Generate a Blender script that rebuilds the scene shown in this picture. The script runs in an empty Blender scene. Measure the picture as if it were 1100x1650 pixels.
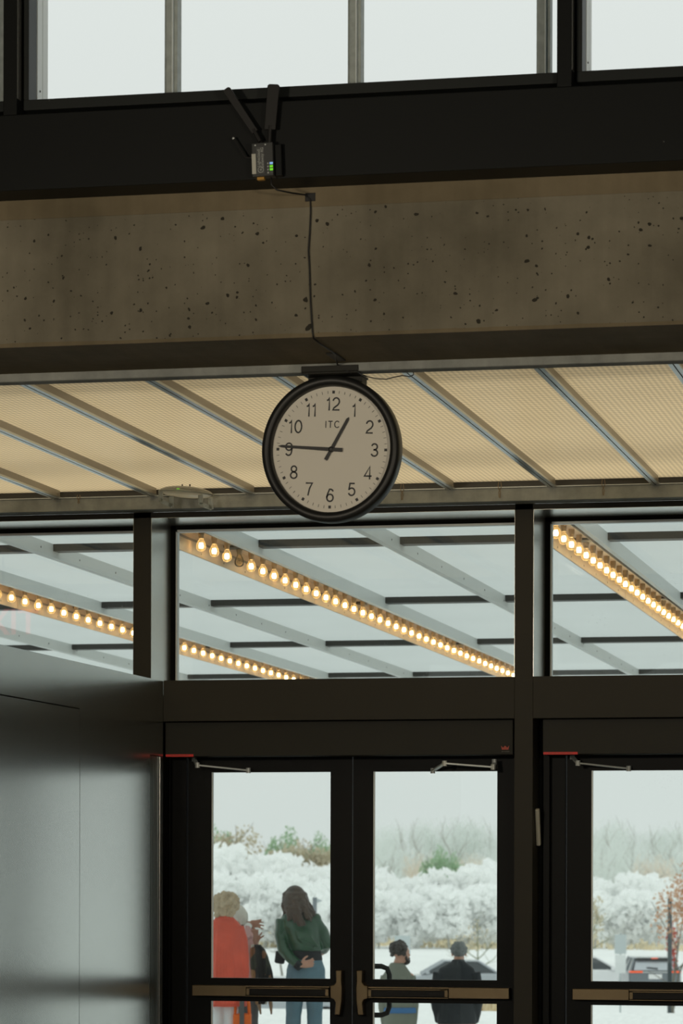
import bpy, bmesh, math, random
from mathutils import Vector, Matrix, Euler
import mathutils.noise as mnoise

random.seed(7)
C = bpy.context.scene.collection
PI = math.pi

# ------------------------------------------------------------------ camera, sky, lamps, exposure
FPX, YAW, ROLL, EYE, HORIZON = 5200.0, math.atan(1150 / 5200), math.radians(0.15), 1.6, 1420.0
cam_data = bpy.data.cameras.new('camera')
cam = bpy.data.objects.new('camera', cam_data)
C.objects.link(cam)
cam_data.sensor_fit = 'VERTICAL'
cam_data.sensor_height = 36.0
cam_data.lens = FPX / 1650 * 36.0
cam_data.shift_y = (HORIZON - 825) / 1650
cam_data.clip_end = 2000
cam_data.dof.use_dof = True
cam_data.dof.focus_distance = 15.5
cam_data.dof.aperture_fstop = 8.0
cam.matrix_world = (Matrix.Translation((0, 0, EYE)) @ Matrix.Rotation(YAW, 4, 'Z') @ Matrix.Rotation(PI / 2, 4, 'X')
                    @ Matrix.Rotation(ROLL, 4, 'Z'))
bpy.context.scene.camera = cam

SKY_STRENGTH = 0.79
world = bpy.data.worlds.new('overcast_sky')
bpy.context.scene.world = world
world.use_nodes = True
bg = world.node_tree.nodes['Background']
bg.inputs['Color'].default_value = (0.925, 0.98, 0.955, 1)
# overcast sky: about one and a half times as bright overhead as at the horizon
_n, _l = world.node_tree.nodes, world.node_tree.links
_tc = _n.new('ShaderNodeTexCoord'); _sp = _n.new('ShaderNodeSeparateXYZ'); _mr = _n.new('ShaderNodeMapRange')
_mr.inputs['From Min'].default_value = 0.12; _mr.inputs['From Max'].default_value = 1.0
_mr.inputs['To Min'].default_value = SKY_STRENGTH; _mr.inputs['To Max'].default_value = SKY_STRENGTH * 1.62
_l.new(_tc.outputs['Generated'], _sp.inputs['Vector']); _l.new(_sp.outputs['Z'], _mr.inputs['Value'])
_l.new(_mr.outputs['Result'], bg.inputs['Strength'])

vs = bpy.context.scene.view_settings
vs.view_transform = 'Standard'
vs.look = 'None'
vs.gamma = 1.0
vs.use_curve_mapping = False
vs.exposure = 0.0
cyc = bpy.context.scene.cycles
cyc.max_bounces = 16; cyc.diffuse_bounces = 10; cyc.transmission_bounces = 12; cyc.transparent_max_bounces = 24

LAMP_POWER = 86.0
def fill_lamp(x, y, z, power, size, aim):
    d = bpy.data.lights.new('fill_lamp', 'AREA')
    d.shape = 'DISK'; d.size = size; d.energy = power; d.color = (1.0, 0.86, 0.66)
    o = bpy.data.objects.new('fill_lamp', d); C.objects.link(o)
    o.location = (x, y, z)
    o.rotation_euler = (Vector(aim) - Vector((x, y, z))).to_track_quat('-Z', 'Y').to_euler()
for lx_, w_ in ((-4.2, 1.1), (1.2, 1.0)):           # two unseen lamps added to fill the beam and clock with light
    fill_lamp(lx_, 5.5, 3.0, LAMP_POWER * w_, 0.45, (-3.0, 12.0, 3.9))

# ------------------------------------------------------------------ measuring helpers: a sight line met with a real plane
def sight(x, y):
    u, v = x - 550.0, HORIZON - y
    c, s = math.cos(ROLL), math.sin(ROLL)
    u, v = u * c - v * s, u * s + v * c
    return Vector((-math.sin(YAW) + u / FPX * math.cos(YAW), math.cos(YAW) + u / FPX * math.sin(YAW), v / FPX))
def at_y(x, y, Y):
    d = sight(x, y); t = Y / d.y
    return Vector((d.x * t, Y, EYE + d.z * t))
def at_z(x, y, z):
    d = sight(x, y); t = (z - EYE) / d.z
    return Vector((d.x * t, d.y * t, z))
def at_dep(x, y, dep):
    d = sight(x, y)
    return Vector((d.x * dep, d.y * dep, EYE + d.z * dep))
def X_(x, y, Y): return at_y(x, y, Y).x
def Z_(x, y, Y): return at_y(x, y, Y).z

# ------------------------------------------------------------------ materials
def nodes_of(m):
    m.use_nodes = True
    return m.node_tree.nodes, m.node_tree.links
def mat(name, col, rough=0.5, metal=0.0, var=0.0, vscale=6.0, spec=0.5, bump=0.0, bscale=60.0, emit=None, estr=0.0, coat=0.0):
    m = bpy.data.materials.new(name)
    n, l = nodes_of(m)
    p = n['Principled BSDF']
    p.inputs['Base Color'].default_value = (*col, 1)
    p.inputs['Roughness'].default_value = rough
    p.inputs['Metallic'].default_value = metal
    p.inputs['Specular IOR Level'].default_value = spec
    if coat: p.inputs['Coat Weight'].default_value = coat
    tc = n.new('ShaderNodeTexCoord')
    nz = n.new('ShaderNodeTexNoise'); nz.inputs['Scale'].default_value = vscale; nz.inputs['Detail'].default_value = 5
    l.new(tc.outputs['Object'], nz.inputs['Vector'])
    mr = n.new('ShaderNodeMapRange')
    v = max(var, 0.03)
    mr.inputs['To Min'].default_value = 1 - v; mr.inputs['To Max'].default_value = 1 + v
    l.new(nz.outputs['Fac'], mr.inputs['Value'])
    mx = n.new('ShaderNodeVectorMath'); mx.operation = 'SCALE'
    mx.inputs[0].default_value = col
    l.new(mr.outputs['Result'], mx.inputs['Scale'])
    l.new(mx.outputs['Vector'], p.inputs['Base Color'])
    if bump:
        b = n.new('ShaderNodeBump'); b.inputs['Strength'].default_value = bump; b.inputs['Distance'].default_value = 0.01
        n2 = n.new('ShaderNodeTexNoise'); n2.inputs['Scale'].default_value = bscale; n2.inputs['Detail'].default_value = 4
        l.new(tc.outputs['Object'], n2.inputs['Vector'])
        l.new(n2.outputs['Fac'], b.inputs['Height']); l.new(b.outputs['Normal'], p.inputs['Normal'])
    if emit:
        p.inputs['Emission Color'].default_value = (*emit, 1)
        p.inputs['Emission Strength'].default_value = estr
    return m

def glass_mat(name, tint=(0.93, 0.96, 0.95), rough=0.01, ior=1.45, dirt=0.0, haze=0.0):
    m = bpy.data.materials.new(name)
    n, l = nodes_of(m)
    for x in list(n): n.remove(x)
    out = n.new('ShaderNodeOutputMaterial')
    tr = n.new('ShaderNodeBsdfTransparent'); tr.inputs['Color'].default_value = (*tint, 1)
    gl = n.new('ShaderNodeBsdfGlossy'); gl.inputs['Roughness'].default_value = rough
    fr = n.new('ShaderNodeFresnel'); fr.inputs['IOR'].default_value = ior
    mix = n.new('ShaderNodeMixShader')
    l.new(fr.outputs['Fac'], mix.inputs['Fac']); l.new(tr.outputs[0], mix.inputs[1]); l.new(gl.outputs[0], mix.inputs[2])
    last = mix.outputs[0]
    if dirt:
        tc = n.new('ShaderNodeTexCoord'); vo = n.new('ShaderNodeTexVoronoi'); vo.inputs['Scale'].default_value = 55
        nz = n.new('ShaderNodeTexNoise'); nz.inputs['Scale'].default_value = 3.0
        l.new(tc.outputs['Object'], vo.inputs['Vector']); l.new(tc.outputs['Object'], nz.inputs['Vector'])
        r1 = n.new('ShaderNodeMapRange'); r1.inputs['From Min'].default_value = 0.05; r1.inputs['From Max'].default_value = 0.12
        r1.inputs['To Min'].default_value = 1; r1.inputs['To Max'].default_value = 0
        l.new(vo.outputs['Distance'], r1.inputs['Value'])
        r2 = n.new('ShaderNodeMapRange'); r2.inputs['From Min'].default_value = 0.58; r2.inputs['From Max'].default_value = 0.66
        l.new(nz.outputs['Fac'], r2.inputs['Value'])
        mu = n.new('ShaderNodeMath'); mu.operation = 'MULTIPLY'
        l.new(r1.outputs['Result'], mu.inputs[0]); l.new(r2.outputs['Result'], mu.inputs[1])
        mu2 = n.new('ShaderNodeMath'); mu2.operation = 'MULTIPLY'; mu2.inputs[1].default_value = dirt
        l.new(mu.outputs[0], mu2.inputs[0])
        df = n.new('ShaderNodeBsdfTranslucent'); df.inputs['Color'].default_value = (0.8, 0.85, 0.85, 1)
        m2 = n.new('ShaderNodeMixShader')
        l.new(mu2.outputs[0], m2.inputs['Fac']); l.new(last, m2.inputs[1]); l.new(df.outputs[0], m2.inputs[2])
        last = m2.outputs[0]
    if haze:
        df = n.new('ShaderNodeBsdfTranslucent'); df.inputs['Color'].default_value = (0.8, 0.8, 0.78, 1)
        m2 = n.new('ShaderNodeMixShader'); m2.inputs['Fac'].default_value = haze
        l.new(last, m2.inputs[1]); l.new(df.outputs[0], m2.inputs[2])
        last = m2.outputs[0]
    l.new(last, out.inputs['Surface'])
    return m

def translucent_mat(name, col, diffuse=0.35, ribs=False, gloss=0.05, var=0.05, leaf=False):
    m = bpy.data.materials.new(name)
    n, l = nodes_of(m)
    for x in list(n): n.remove(x)
    out = n.new('ShaderNodeOutputMaterial')
    tc = n.new('ShaderNodeTexCoord')
    nz = n.new('ShaderNodeTexNoise'); nz.inputs['Scale'].default_value = 1.6 if not leaf else 3.0; nz.inputs['Detail'].default_value = 4
    l.new(tc.outputs['Object'], nz.inputs['Vector'])
    mr = n.new('ShaderNodeMapRange'); mr.inputs['To Min'].default_value = 1 - var; mr.inputs['To Max'].default_value = 1 + var
    l.new(nz.outputs['Fac'], mr.inputs['Value'])
    fac = mr.outputs['Result']
    if ribs:
        for axis, sc, lo in (('X', 13.0, 0.84), ('Y', 4.9, 0.9)):
            w = n.new('ShaderNodeTexWave'); w.wave_type = 'BANDS'; w.bands_direction = axis
            w.inputs['Scale'].default_value = sc
            l.new(tc.outputs['Object'], w.inputs['Vector'])
            r = n.new('ShaderNodeMapRange'); r.inputs['To Min'].default_value = lo; r.inputs['To Max'].default_value = 1.06
            l.new(w.outputs['Fac'], r.inputs['Value'])
            mu = n.new('ShaderNodeMath'); mu.operation = 'MULTIPLY'
            l.new(fac, mu.inputs[0]); l.new(r.outputs['Result'], mu.inputs[1]); fac = mu.outputs[0]
    sc = n.new('ShaderNodeVectorMath'); sc.operation = 'SCALE'; sc.inputs[0].default_value = col
    l.new(fac, sc.inputs['Scale'])
    t = n.new('ShaderNodeBsdfTranslucent'); d = n.new('ShaderNodeBsdfDiffuse')
    l.new(sc.outputs['Vector'], t.inputs['Color']); l.new(sc.outputs['Vector'], d.inputs['Color'])
    mx = n.new('ShaderNodeMixShader'); mx.inputs['Fac'].default_value = diffuse
    l.new(t.outputs[0], mx.inputs[1]); l.new(d.outputs[0], mx.inputs[2])
    g = n.new('ShaderNodeBsdfGlossy'); g.inputs['Roughness'].default_value = 0.25
    m2 = n.new('ShaderNodeMixShader'); m2.inputs['Fac'].default_value = gloss
    l.new(mx.outputs[0], m2.inputs[1]); l.new(g.outputs[0], m2.inputs[2])
    l.new(m2.outputs[0], out.inputs['Surface'])
    return m

def concrete_mat(name, c1, c2, pits=True, sc=1.0):
    m = bpy.data.materials.new(name)
    n, l = nodes_of(m)
    p = n['Principled BSDF']; p.inputs['Roughness'].default_value = 0.85; p.inputs['Specular IOR Level'].default_value = 0.25
    tc = n.new('ShaderNodeTexCoord')
    nz = n.new('ShaderNodeTexNoise'); nz.inputs['Scale'].default_value = 1.7 * sc; nz.inputs['Detail'].default_value = 9; nz.inputs['Roughness'].default_value = 0.62
    l.new(tc.outputs['Object'], nz.inputs['Vector'])
    rp = n.new('ShaderNodeValToRGB'); rp.color_ramp.elements[0].position = 0.33; rp.color_ramp.elements[1].position = 0.7
    rp.color_ramp.elements[0].color = (*c1, 1); rp.color_ramp.elements[1].color = (*c2, 1)
    l.new(nz.outputs['Fac'], rp.inputs['Fac'])
    col = rp.outputs['Color']
    # vertical formwork streaks
    mp = n.new('ShaderNodeMapping'); mp.inputs['Scale'].default_value = (9, 1, 0.7)
    l.new(tc.outputs['Object'], mp.inputs['Vector'])
    n3 = n.new('ShaderNodeTexNoise'); n3.inputs['Scale'].default_value = 1.6; n3.inputs['Detail'].default_value = 5
    l.new(mp.outputs['Vector'], n3.inputs['Vector'])
    r3 = n.new('ShaderNodeMapRange'); r3.inputs['To Min'].default_value = 0.78; r3.inputs['To Max'].default_value = 1.2
    l.new(n3.outputs['Fac'], r3.inputs['Value'])
    s3 = n.new('ShaderNodeVectorMath'); s3.operation = 'SCALE'
    l.new(col, s3.inputs[0]); l.new(r3.outputs['Result'], s3.inputs['Scale'])
    col = s3.outputs['Vector']
    height = nz.outputs['Fac']
    if pits:
        for scale, hi in ((6.5, 0.085), (12.0, 0.14), (26.0, 0.2), (55, 0.22)):
            wn = n.new('ShaderNodeTexNoise'); wn.inputs['Scale'].default_value = scale * 1.5; wn.inputs['Detail'].default_value = 3
            l.new(tc.outputs['Object'], wn.inputs['Vector'])
            ad = n.new('ShaderNodeVectorMath'); ad.operation = 'MULTIPLY_ADD'
            ad.inputs[1].default_value = (0.05 * 9 / scale,) * 3
            l.new(wn.outputs['Color'], ad.inputs[0]); l.new(tc.outputs['Object'], ad.inputs[2])
            vo = n.new('ShaderNodeTexVoronoi'); vo.inputs['Scale'].default_value = scale
            l.new(ad.outputs['Vector'], vo.inputs['Vector'])
            # only some cells hold a pit, and of different size
            sx = n.new('ShaderNodeSeparateColor'); l.new(vo.outputs['Color'], sx.inputs['Color'])
            rs = n.new('ShaderNodeMapRange'); rs.inputs['From Min'].default_value = 0.45; rs.inputs['From Max'].default_value = 1.0
            rs.inputs['To Min'].default_value = 0.0; rs.inputs['To Max'].default_value = hi
            l.new(sx.outputs[0], rs.inputs['Value'])
            lt = n.new('ShaderNodeMath'); lt.operation = 'LESS_THAN'
            l.new(vo.outputs['Distance'], lt.inputs[0]); l.new(rs.outputs['Result'], lt.inputs[1])
            mc = n.new('ShaderNodeMix'); mc.data_type = 'RGBA'
            l.new(lt.outputs[0], mc.inputs['Factor']); l.new(col, mc.inputs['A'])
            mc.inputs['B'].default_value = (c1[0] * 0.25, c1[1] * 0.25, c1[2] * 0.25, 1)
            col = mc.outputs['Result']
    l.new(col, p.inputs['Base Color'])
    b = n.new('ShaderNodeBump'); b.inputs['Strength'].default_value = 0.25; b.inputs['Distance'].default_value = 0.01
    n2 = n.new('ShaderNodeTexNoise'); n2.inputs['Scale'].default_value = 40; n2.inputs['Detail'].default_value = 6
    l.new(tc.outputs['Object'], n2.inputs['Vector']); l.new(n2.outputs['Fac'], b.inputs['Height']); l.new(b.outputs['Normal'], p.inputs['Normal'])
    return m

def scuffed_metal(name, col, rough=0.4, scratch=0.4):
    """dark painted steel with a few pale scratches and dust specks"""
    m = mat(name, col, rough, 0.0, 0.12, 2.0, spec=0.2)
    n, l = nodes_of(m)
    p = n['Principled BSDF']; tc = [x for x in n if x.type == 'TEX_COORD'][0]
    base = p.inputs['Base Color'].links[0].from_socket
    vo = n.new('ShaderNodeTexVoronoi'); vo.inputs['Scale'].default_value = 7
    l.new(tc.outputs['Object'], vo.inputs['Vector'])
    lt = n.new('ShaderNodeMath'); lt.operation = 'LESS_THAN'; lt.inputs[1].default_value = 0.022
    l.new(vo.outputs['Distance'], lt.inputs[0])
    mu = n.new('ShaderNodeMath'); mu.operation = 'MULTIPLY'; mu.inputs[1].default_value = scratch
    l.new(lt.outputs[0], mu.inputs[0])
    mc = n.new('ShaderNodeMix'); mc.data_type = 'RGBA'
    l.new(mu.outputs[0], mc.inputs['Factor']); l.new(base, mc.inputs['A']); mc.inputs['B'].default_value = (0.2, 0.21, 0.2, 1)
    l.new(mc.outputs['Result'], p.inputs['Base Color'])
    return m

M = {}
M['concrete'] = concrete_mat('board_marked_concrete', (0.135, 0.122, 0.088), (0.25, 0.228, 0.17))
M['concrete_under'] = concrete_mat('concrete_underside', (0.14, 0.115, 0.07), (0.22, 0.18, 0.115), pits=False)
M['concrete_lip'] = concrete_mat('pale_concrete', (0.25, 0.265, 0.25), (0.41, 0.425, 0.40), pits=False, sc=3)
M['steel_black'] = scuffed_metal('black_painted_steel', (0.0060, 0.0072, 0.0070), 0.5)
M['steel_void'] = mat('black_gasket', (0.004, 0.0045, 0.004), 0.7, spec=0.1)
M['sash'] = scuffed_metal('charcoal_sash', (0.02, 0.023, 0.0225), 0.45, 0.2)
M['bronze_dark'] = mat('dark_bronze_frame', (0.030, 0.028, 0.022), 0.5, 0.0, 0.08, 3.0, spec=0.2)
M['door_black'] = mat('black_door_frame', (0.0025, 0.003, 0.003), 0.42, spec=0.12)
M['operator'] = mat('charcoal_operator_cover', (0.022, 0.022, 0.018), 0.5, spec=0.2)
M['bronze'] = mat('brushed_bronze', (0.135, 0.10, 0.058), 0.36, 0.85, 0.1, 20)
M['pad_black'] = mat('black_push_pad', (0.003, 0.003, 0.003), 0.45, spec=0.2)
M['flange'] = mat('bright_aluminium', (0.6, 0.63, 0.63), 0.3, 0.85, 0.05, 10)
M['reveal'] = mat('pale_reveal_liner', (0.55, 0.56, 0.53), 0.24, 0.85)
M['silver'] = mat('mill_aluminium', (0.60, 0.64, 0.64), 0.4, 0.25, 0.06, 10)
M['fin'] = mat('reflected_tan_batten_side', (0.36, 0.32, 0.27), 0.35, 0.2, 0.06, 10)  # reflection of the tan panels is put into this brown
M['white_alu'] = mat('white_aluminium', (0.82, 0.85, 0.83), 0.4, 0.0)
M['grey_fin'] = mat('grey_painted_batten', (0.62, 0.64, 0.62), 0.45, 0.0)
M['purlin'] = mat('dark_purlin', (0.045, 0.042, 0.036), 0.5)
M['tan_channel'] = mat('tan_channel', (0.62, 0.44, 0.28), 0.45, 0.0, 0.05)
M['brown_channel'] = mat('brown_channel_back', (0.20, 0.145, 0.10), 0.5)
M['post_weathered'] = mat('weathered_post', (0.40, 0.43, 0.41), 0.6, 0.0, 0.4, 30)
M['wall_metal'] = mat('satin_bronze_cladding', (0.46, 0.475, 0.455), 0.22, 0.95, 0.03, 2.0)
M['rib_metal'] = mat('fluted_dark_cladding', (0.20, 0.21, 0.195), 0.3, 0.9)
M['glass'] = glass_mat('window_glass', (0.93, 0.955, 0.945), dirt=0.55)
M['clear_glass'] = glass_mat('door_glass', (0.94, 0.965, 0.955), dirt=0.25)
M['sky_glass'] = glass_mat('clerestory_glass', (0.985, 0.99, 0.985), dirt=0.0)
M['soffit_panel'] = translucent_mat('tan_ribbed_polycarbonate', (0.95, 0.82, 0.625), 0.10, ribs=True)
M['canopy_panel'] = translucent_mat('white_polycarbonate', (0.81, 0.825, 0.82), 0.06, ribs=False, var=0.03)
M['rubber'] = mat('black_rubber', (0.008, 0.008, 0.008), 0.6)
M['cable'] = mat('black_cable', (0.006, 0.006, 0.006), 0.5)
M['clock_case'] = mat('black_clock_case', (0.012, 0.0125, 0.012), 0.45)
M['clock_face'] = mat('ivory_clock_face', (0.80, 0.765, 0.67), 0.5, 0, 0.02)
M['ink'] = mat('black_ink', (0.012, 0.012, 0.012), 0.5)
M['red_strip'] = mat('red_warning_label', (0.75, 0.03, 0.03), 0.5, emit=None)
M['red_logo'] = mat('red_crown_print', (0.42, 0.06, 0.035), 0.5)
M['grey_print'] = mat('grey_print', (0.16, 0.16, 0.15), 0.6)
M['label_white'] = mat('off_white_label', (0.5, 0.5, 0.44), 0.6)
M['router'] = mat('charcoal_plastic', (0.035, 0.038, 0.038), 0.5)
M['router_panel'] = mat('grey_label_panel', (0.075, 0.08, 0.08), 0.5)
M['print_pale'] = mat('pale_print', (0.38, 0.40, 0.38), 0.6)
M['led_green'] = mat('green_led', (0.1, 0.5, 0.02), 0.4, emit=(0.2, 0.8, 0.02), estr=0.6)
M['led_blue'] = mat('blue_led', (0.2, 0.4, 0.8), 0.4, emit=(0.3, 0.55, 1.0), estr=0.5)
M['amber_tab'] = mat('amber_connector', (0.45, 0.24, 0.03), 0.5)
M['acrylic'] = glass_mat('clear_acrylic', (0.95, 0.95, 0.92), ior=1.6, haze=0.10)
M['diffuser'] = translucent_mat('milky_acrylic', (0.92, 0.93, 0.92), 0.35, gloss=0.2)
M['acrylic_edge'] = glass_mat('acrylic_edge', (0.85, 0.87, 0.82), ior=1.6, haze=0.6)
M['wire'] = mat('rusty_wire', (0.28, 0.2, 0.12), 0.5, 0.5)
M['floor'] = mat('polished_concrete_floor', (0.16, 0.155, 0.14), 0.35, 0, 0.1, 2.0)
M['room'] = mat('lobby_plaster', (0.10, 0.095, 0.085), 0.8)
M['pavement'] = concrete_mat('pale_pavement', (0.82, 0.83, 0.82), (0.90, 0.91, 0.90), pits=False, sc=0.05)
M['curb'] = mat('curb_stone', (0.36, 0.36, 0.34), 0.8)
M['skin'] = mat('skin', (0.50, 0.27, 0.19), 0.5, 0, 0.08, 20)
M['skin_tan'] = mat('tan_skin', (0.36, 0.17, 0.11), 0.5, 0, 0.08, 20)

# filament bulbs
def bulb_glass():
    m = bpy.data.materials.new('amber_bulb_glass')
    n, l = nodes_of(m)
    for x in list(n): n.remove(x)
    out = n.new('ShaderNodeOutputMaterial')
    tr = n.new('ShaderNodeBsdfTransparent'); tr.inputs['Color'].default_value = (0.98, 0.93, 0.82, 1)
    tl = n.new('ShaderNodeBsdfTranslucent'); tl.inputs['Color'].default_value = (0.62, 0.44, 0.22, 1)
    gl = n.new('ShaderNodeBsdfGlossy'); gl.inputs['Roughness'].default_value = 0.03
    a = n.new('ShaderNodeMixShader')
    lw = n.new('ShaderNodeLayerWeight'); lw.inputs['Blend'].default_value = 0.35
    r = n.new('ShaderNodeMapRange'); r.inputs['To Min'].default_value = 0.16; r.inputs['To Max'].default_value = 0.75
    l.new(lw.outputs['Facing'], r.inputs['Value']); l.new(r.outputs['Result'], a.inputs['Fac'])
    l.new(tr.outputs[0], a.inputs[1]); l.new(tl.outputs[0], a.inputs[2])
    b = n.new('ShaderNodeMixShader'); fr = n.new('ShaderNodeFresnel'); fr.inputs['IOR'].default_value = 1.35
    l.new(fr.outputs[0], b.inputs['Fac']); l.new(a.outputs[0], b.inputs[1]); l.new(gl.outputs[0], b.inputs[2])
    l.new(b.outputs[0], out.inputs['Surface'])
    return m
M['bulb_glass'] = bulb_glass()
M['filament'] = mat('glowing_filament', (0.9, 0.8, 0.6), 0.5, emit=(1.0, 0.80, 0.50), estr=11.0)
M['filament_off'] = mat('cold_filament', (0.4, 0.36, 0.3), 0.5, 0.3)
M['socket'] = mat('brass_socket', (0.62, 0.46, 0.28), 0.5, 0.1)

# ------------------------------------------------------------------ mesh builder
class MB:
    def __init__(s): s.bm = bmesh.new()
    def box(s, x0, x1, y0, y1, z0, z1, mx=None):
        vs_ = [s.bm.verts.new((x, y, z)) for x in (x0, x1) for y in (y0, y1) for z in (z0, z1)]
        for f in ((0, 1, 3, 2), (4, 6, 7, 5), (0, 4, 5, 1), (2, 3, 7, 6), (0, 2, 6, 4), (1, 5, 7, 3)):
            s.bm.faces.new([vs_[i] for i in f])
        if mx is not None:
            for v in vs_: v.co = mx @ v.co
        return s
    def tube(s, pts, rad, seg=8, cap=True):
        pts = [Vector(p) for p in pts]
        if not hasattr(rad, '__len__'): rad = [rad] * len(pts)
        rings = []; up = None
        for i, p in enumerate(pts):
            d = (pts[min(i + 1, len(pts) - 1)] - pts[max(i - 1, 0)])
            if d.length < 1e-9: d = Vector((0, 0, 1))
            d.normalize()
            if up is None:
                up = Vector((0, 0, 1)) if abs(d.z) < 0.9 else Vector((1, 0, 0))
            a = d.cross(up)
            if a.length < 1e-6: a = d.cross(Vector((0.3, 1, 0.2)))
            a.normalize(); b = a.cross(d); up = b
            rings.append([s.bm.verts.new(p + (a * math.cos(2 * PI * k / seg) + b * math.sin(2 * PI * k / seg)) * rad[i]) for k in range(seg)])
        for i in range(len(rings) - 1):
            for k in range(seg):
                s.bm.faces.new((rings[i][k], rings[i][(k + 1) % seg], rings[i + 1][(k + 1) % seg], rings[i + 1][k]))
        if cap:
            s.bm.faces.new(rings[0][::-1]); s.bm.faces.new(rings[-1])
        return s
    def loft(s, rings, cap=True):
        rv = [[s.bm.verts.new(p) for p in r] for r in rings]
        n = len(rv[0])
        for i in range(len(rv) - 1):
            for k in range(n):
                s.bm.faces.new((rv[i][k], rv[i][(k + 1) % n], rv[i + 1][(k + 1) % n], rv[i + 1][k]))
        if cap:
            s.bm.faces.new(rv[0][::-1]); s.bm.faces.new(rv[-1])
        return s
    def eloft(s, rings, seg=24):
        """rings of (cx, cy, cz, rx, ry)"""
        return s.loft([[(c[0] + c[3] * math.cos(2 * PI * k / seg), c[1] + c[4] * math.sin(2 * PI * k / seg), c[2]) for k in range(seg)] for c in rings])
    def ell(s, c, r, rot=None, sub=2):
        mx = Matrix.Translation(Vector(c)) @ (rot.to_matrix().to_4x4() if rot else Matrix()) @ Matrix.Diagonal((*r, 1))
        bmesh.ops.create_icosphere(s.bm, subdivisions=sub, radius=1, matrix=mx)
        return s
    def lathe(s, prof, seg=24, mx=None):
        """(r, z) profile around z"""
        mx = mx or Matrix()
        return s.loft([[mx @ Vector((max(r, 1e-4) * math.cos(2 * PI * k / seg), max(r, 1e-4) * math.sin(2 * PI * k / seg), z)) for k in range(seg)] for r, z in prof])
    def prism(s, poly, y0, y1, mx=None):
        """polygon in x,z extruded along y"""
        a = [s.bm.verts.new((p[0], y0, p[1])) for p in poly]; b = [s.bm.verts.new((p[0], y1, p[1])) for p in poly]
        n = len(poly)
        s.bm.faces.new(a); s.bm.faces.new(b[::-1])
        for k in range(n): s.bm.faces.new((a[k], b[k], b[(k + 1) % n], a[(k + 1) % n]))
        if mx is not None:
            for v in a + b: v.co = mx @ v.co
        return s
    def quad(s, *p):
        s.bm.faces.new([s.bm.verts.new(q) for q in p]); return s
    def build(s, name, m, parent=None, smooth=False, bevel=0.0):
        bmesh.ops.recalc_face_normals(s.bm, faces=s.bm.faces)
        me = bpy.data.meshes.new(name); s.bm.to_mesh(me); s.bm.free()
        if smooth:
            for p in me.polygons: p.use_smooth = True
        me.materials.append(m)
        o = bpy.data.objects.new(name, me); C.objects.link(o)
        if parent is not None: o.parent = parent
        if bevel:
            b = o.modifiers.new('bevel', 'BEVEL'); b.width = bevel; b.segments = 2; b.limit_method = 'ANGLE'
        return o

def empty(name, loc=(0, 0, 0), rz=0.0):
    o = bpy.data.objects.new(name, None); C.objects.link(o)
    o.location = loc; o.rotation_euler = (0, 0, rz)
    o.empty_display_size = 0.1
    return o
def tag(o, label, cat, group=None, kind=None):
    o['label'] = label; o['category'] = cat
    if group: o['group'] = group
    if kind: o['kind'] = kind
    return o
def structure(o):
    o['kind'] = 'structure'; return o
def tree_copy(o, parent=None):
    c = o.copy(); C.objects.link(c)
    if parent is not None: c.parent = parent
    for ch in list(o.children): tree_copy(ch, c)
    return c
def text_mb(body, size, mx, extrude=0.0006, bold=0.0, align='CENTER'):
    cu = bpy.data.curves.new('lettering', 'FONT')
    cu.body = body; cu.size = size; cu.align_x = align; cu.align_y = 'CENTER'; cu.extrude = extrude; cu.offset = bold
    o = bpy.data.objects.new('lettering', cu); C.objects.link(o)
    dg = bpy.context.evaluated_depsgraph_get()
    me = bpy.data.meshes.new_from_object(o.evaluated_get(dg))
    bpy.data.objects.remove(o); bpy.data.curves.remove(cu)
    b = MB(); me.transform(mx); b.bm.from_mesh(me); bpy.data.meshes.remove(me)
    return b
STAND = Matrix.Rotation(PI / 2, 4, 'X')      # text upright, readable from -y

# ------------------------------------------------------------------ the lobby shell
WALL_Y = 17.0
XL, XR = -9.5, 4.2
structure(MB().box(XL, XR, -9, 17.5, -0.2, 0.0).build('floor', M['floor']))
structure(MB().box(XR, XR + 0.2, -9, 17.0, 0, 7).build('wall_right', M['room']))
structure(MB().box(XL - 0.2, XL, -9, 17.0, 0, 7).build('wall_left', M['room']))
structure(MB().box(XL - 0.2, XR + 0.2, -9, 12.4, 6.6, 6.8).build('ceiling', M['room']))
bw = MB()
bw.box(XL, XR, -9.2, -9, 0, 0.5).box(XL, XR, -9.2, -9, 4.6, 6.6).box(XL, -8.5, -9.2, -9, 0.5, 4.6).box(3.4, XR, -9.2, -9, 0.5, 4.6)
structure(bw.build('wall_back', M['room']))
bwin = MB().box(-8.5, 3.4, -9.12, -9.1, 0.5, 4.6).build('window_9', M['glass']); structure(bwin)

# concrete beam: face, rough lower band, pale strip at its back edge
BF, BB, BZ0, BZ1 = 11.93, 12.60, 3.664, 4.235
DS, DZ = 12.55, 3.631
beam = structure(MB().box(XL, XR, BF, 12.62, BZ0 + 0.002, BZ1).build('concrete_beam', M['concrete']))
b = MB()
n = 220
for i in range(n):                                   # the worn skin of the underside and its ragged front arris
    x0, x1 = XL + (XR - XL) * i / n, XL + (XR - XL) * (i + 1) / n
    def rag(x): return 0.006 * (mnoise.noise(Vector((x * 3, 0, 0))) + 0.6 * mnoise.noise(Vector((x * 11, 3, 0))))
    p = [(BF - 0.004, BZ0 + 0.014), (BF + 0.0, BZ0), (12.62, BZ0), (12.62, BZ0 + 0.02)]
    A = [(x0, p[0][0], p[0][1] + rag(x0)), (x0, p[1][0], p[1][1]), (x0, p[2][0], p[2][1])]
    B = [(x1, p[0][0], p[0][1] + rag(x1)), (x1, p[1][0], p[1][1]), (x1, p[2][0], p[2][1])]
    b.quad(A[0], A[1], B[1], B[0]); b.quad(A[1], A[2], B[2], B[1])
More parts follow.
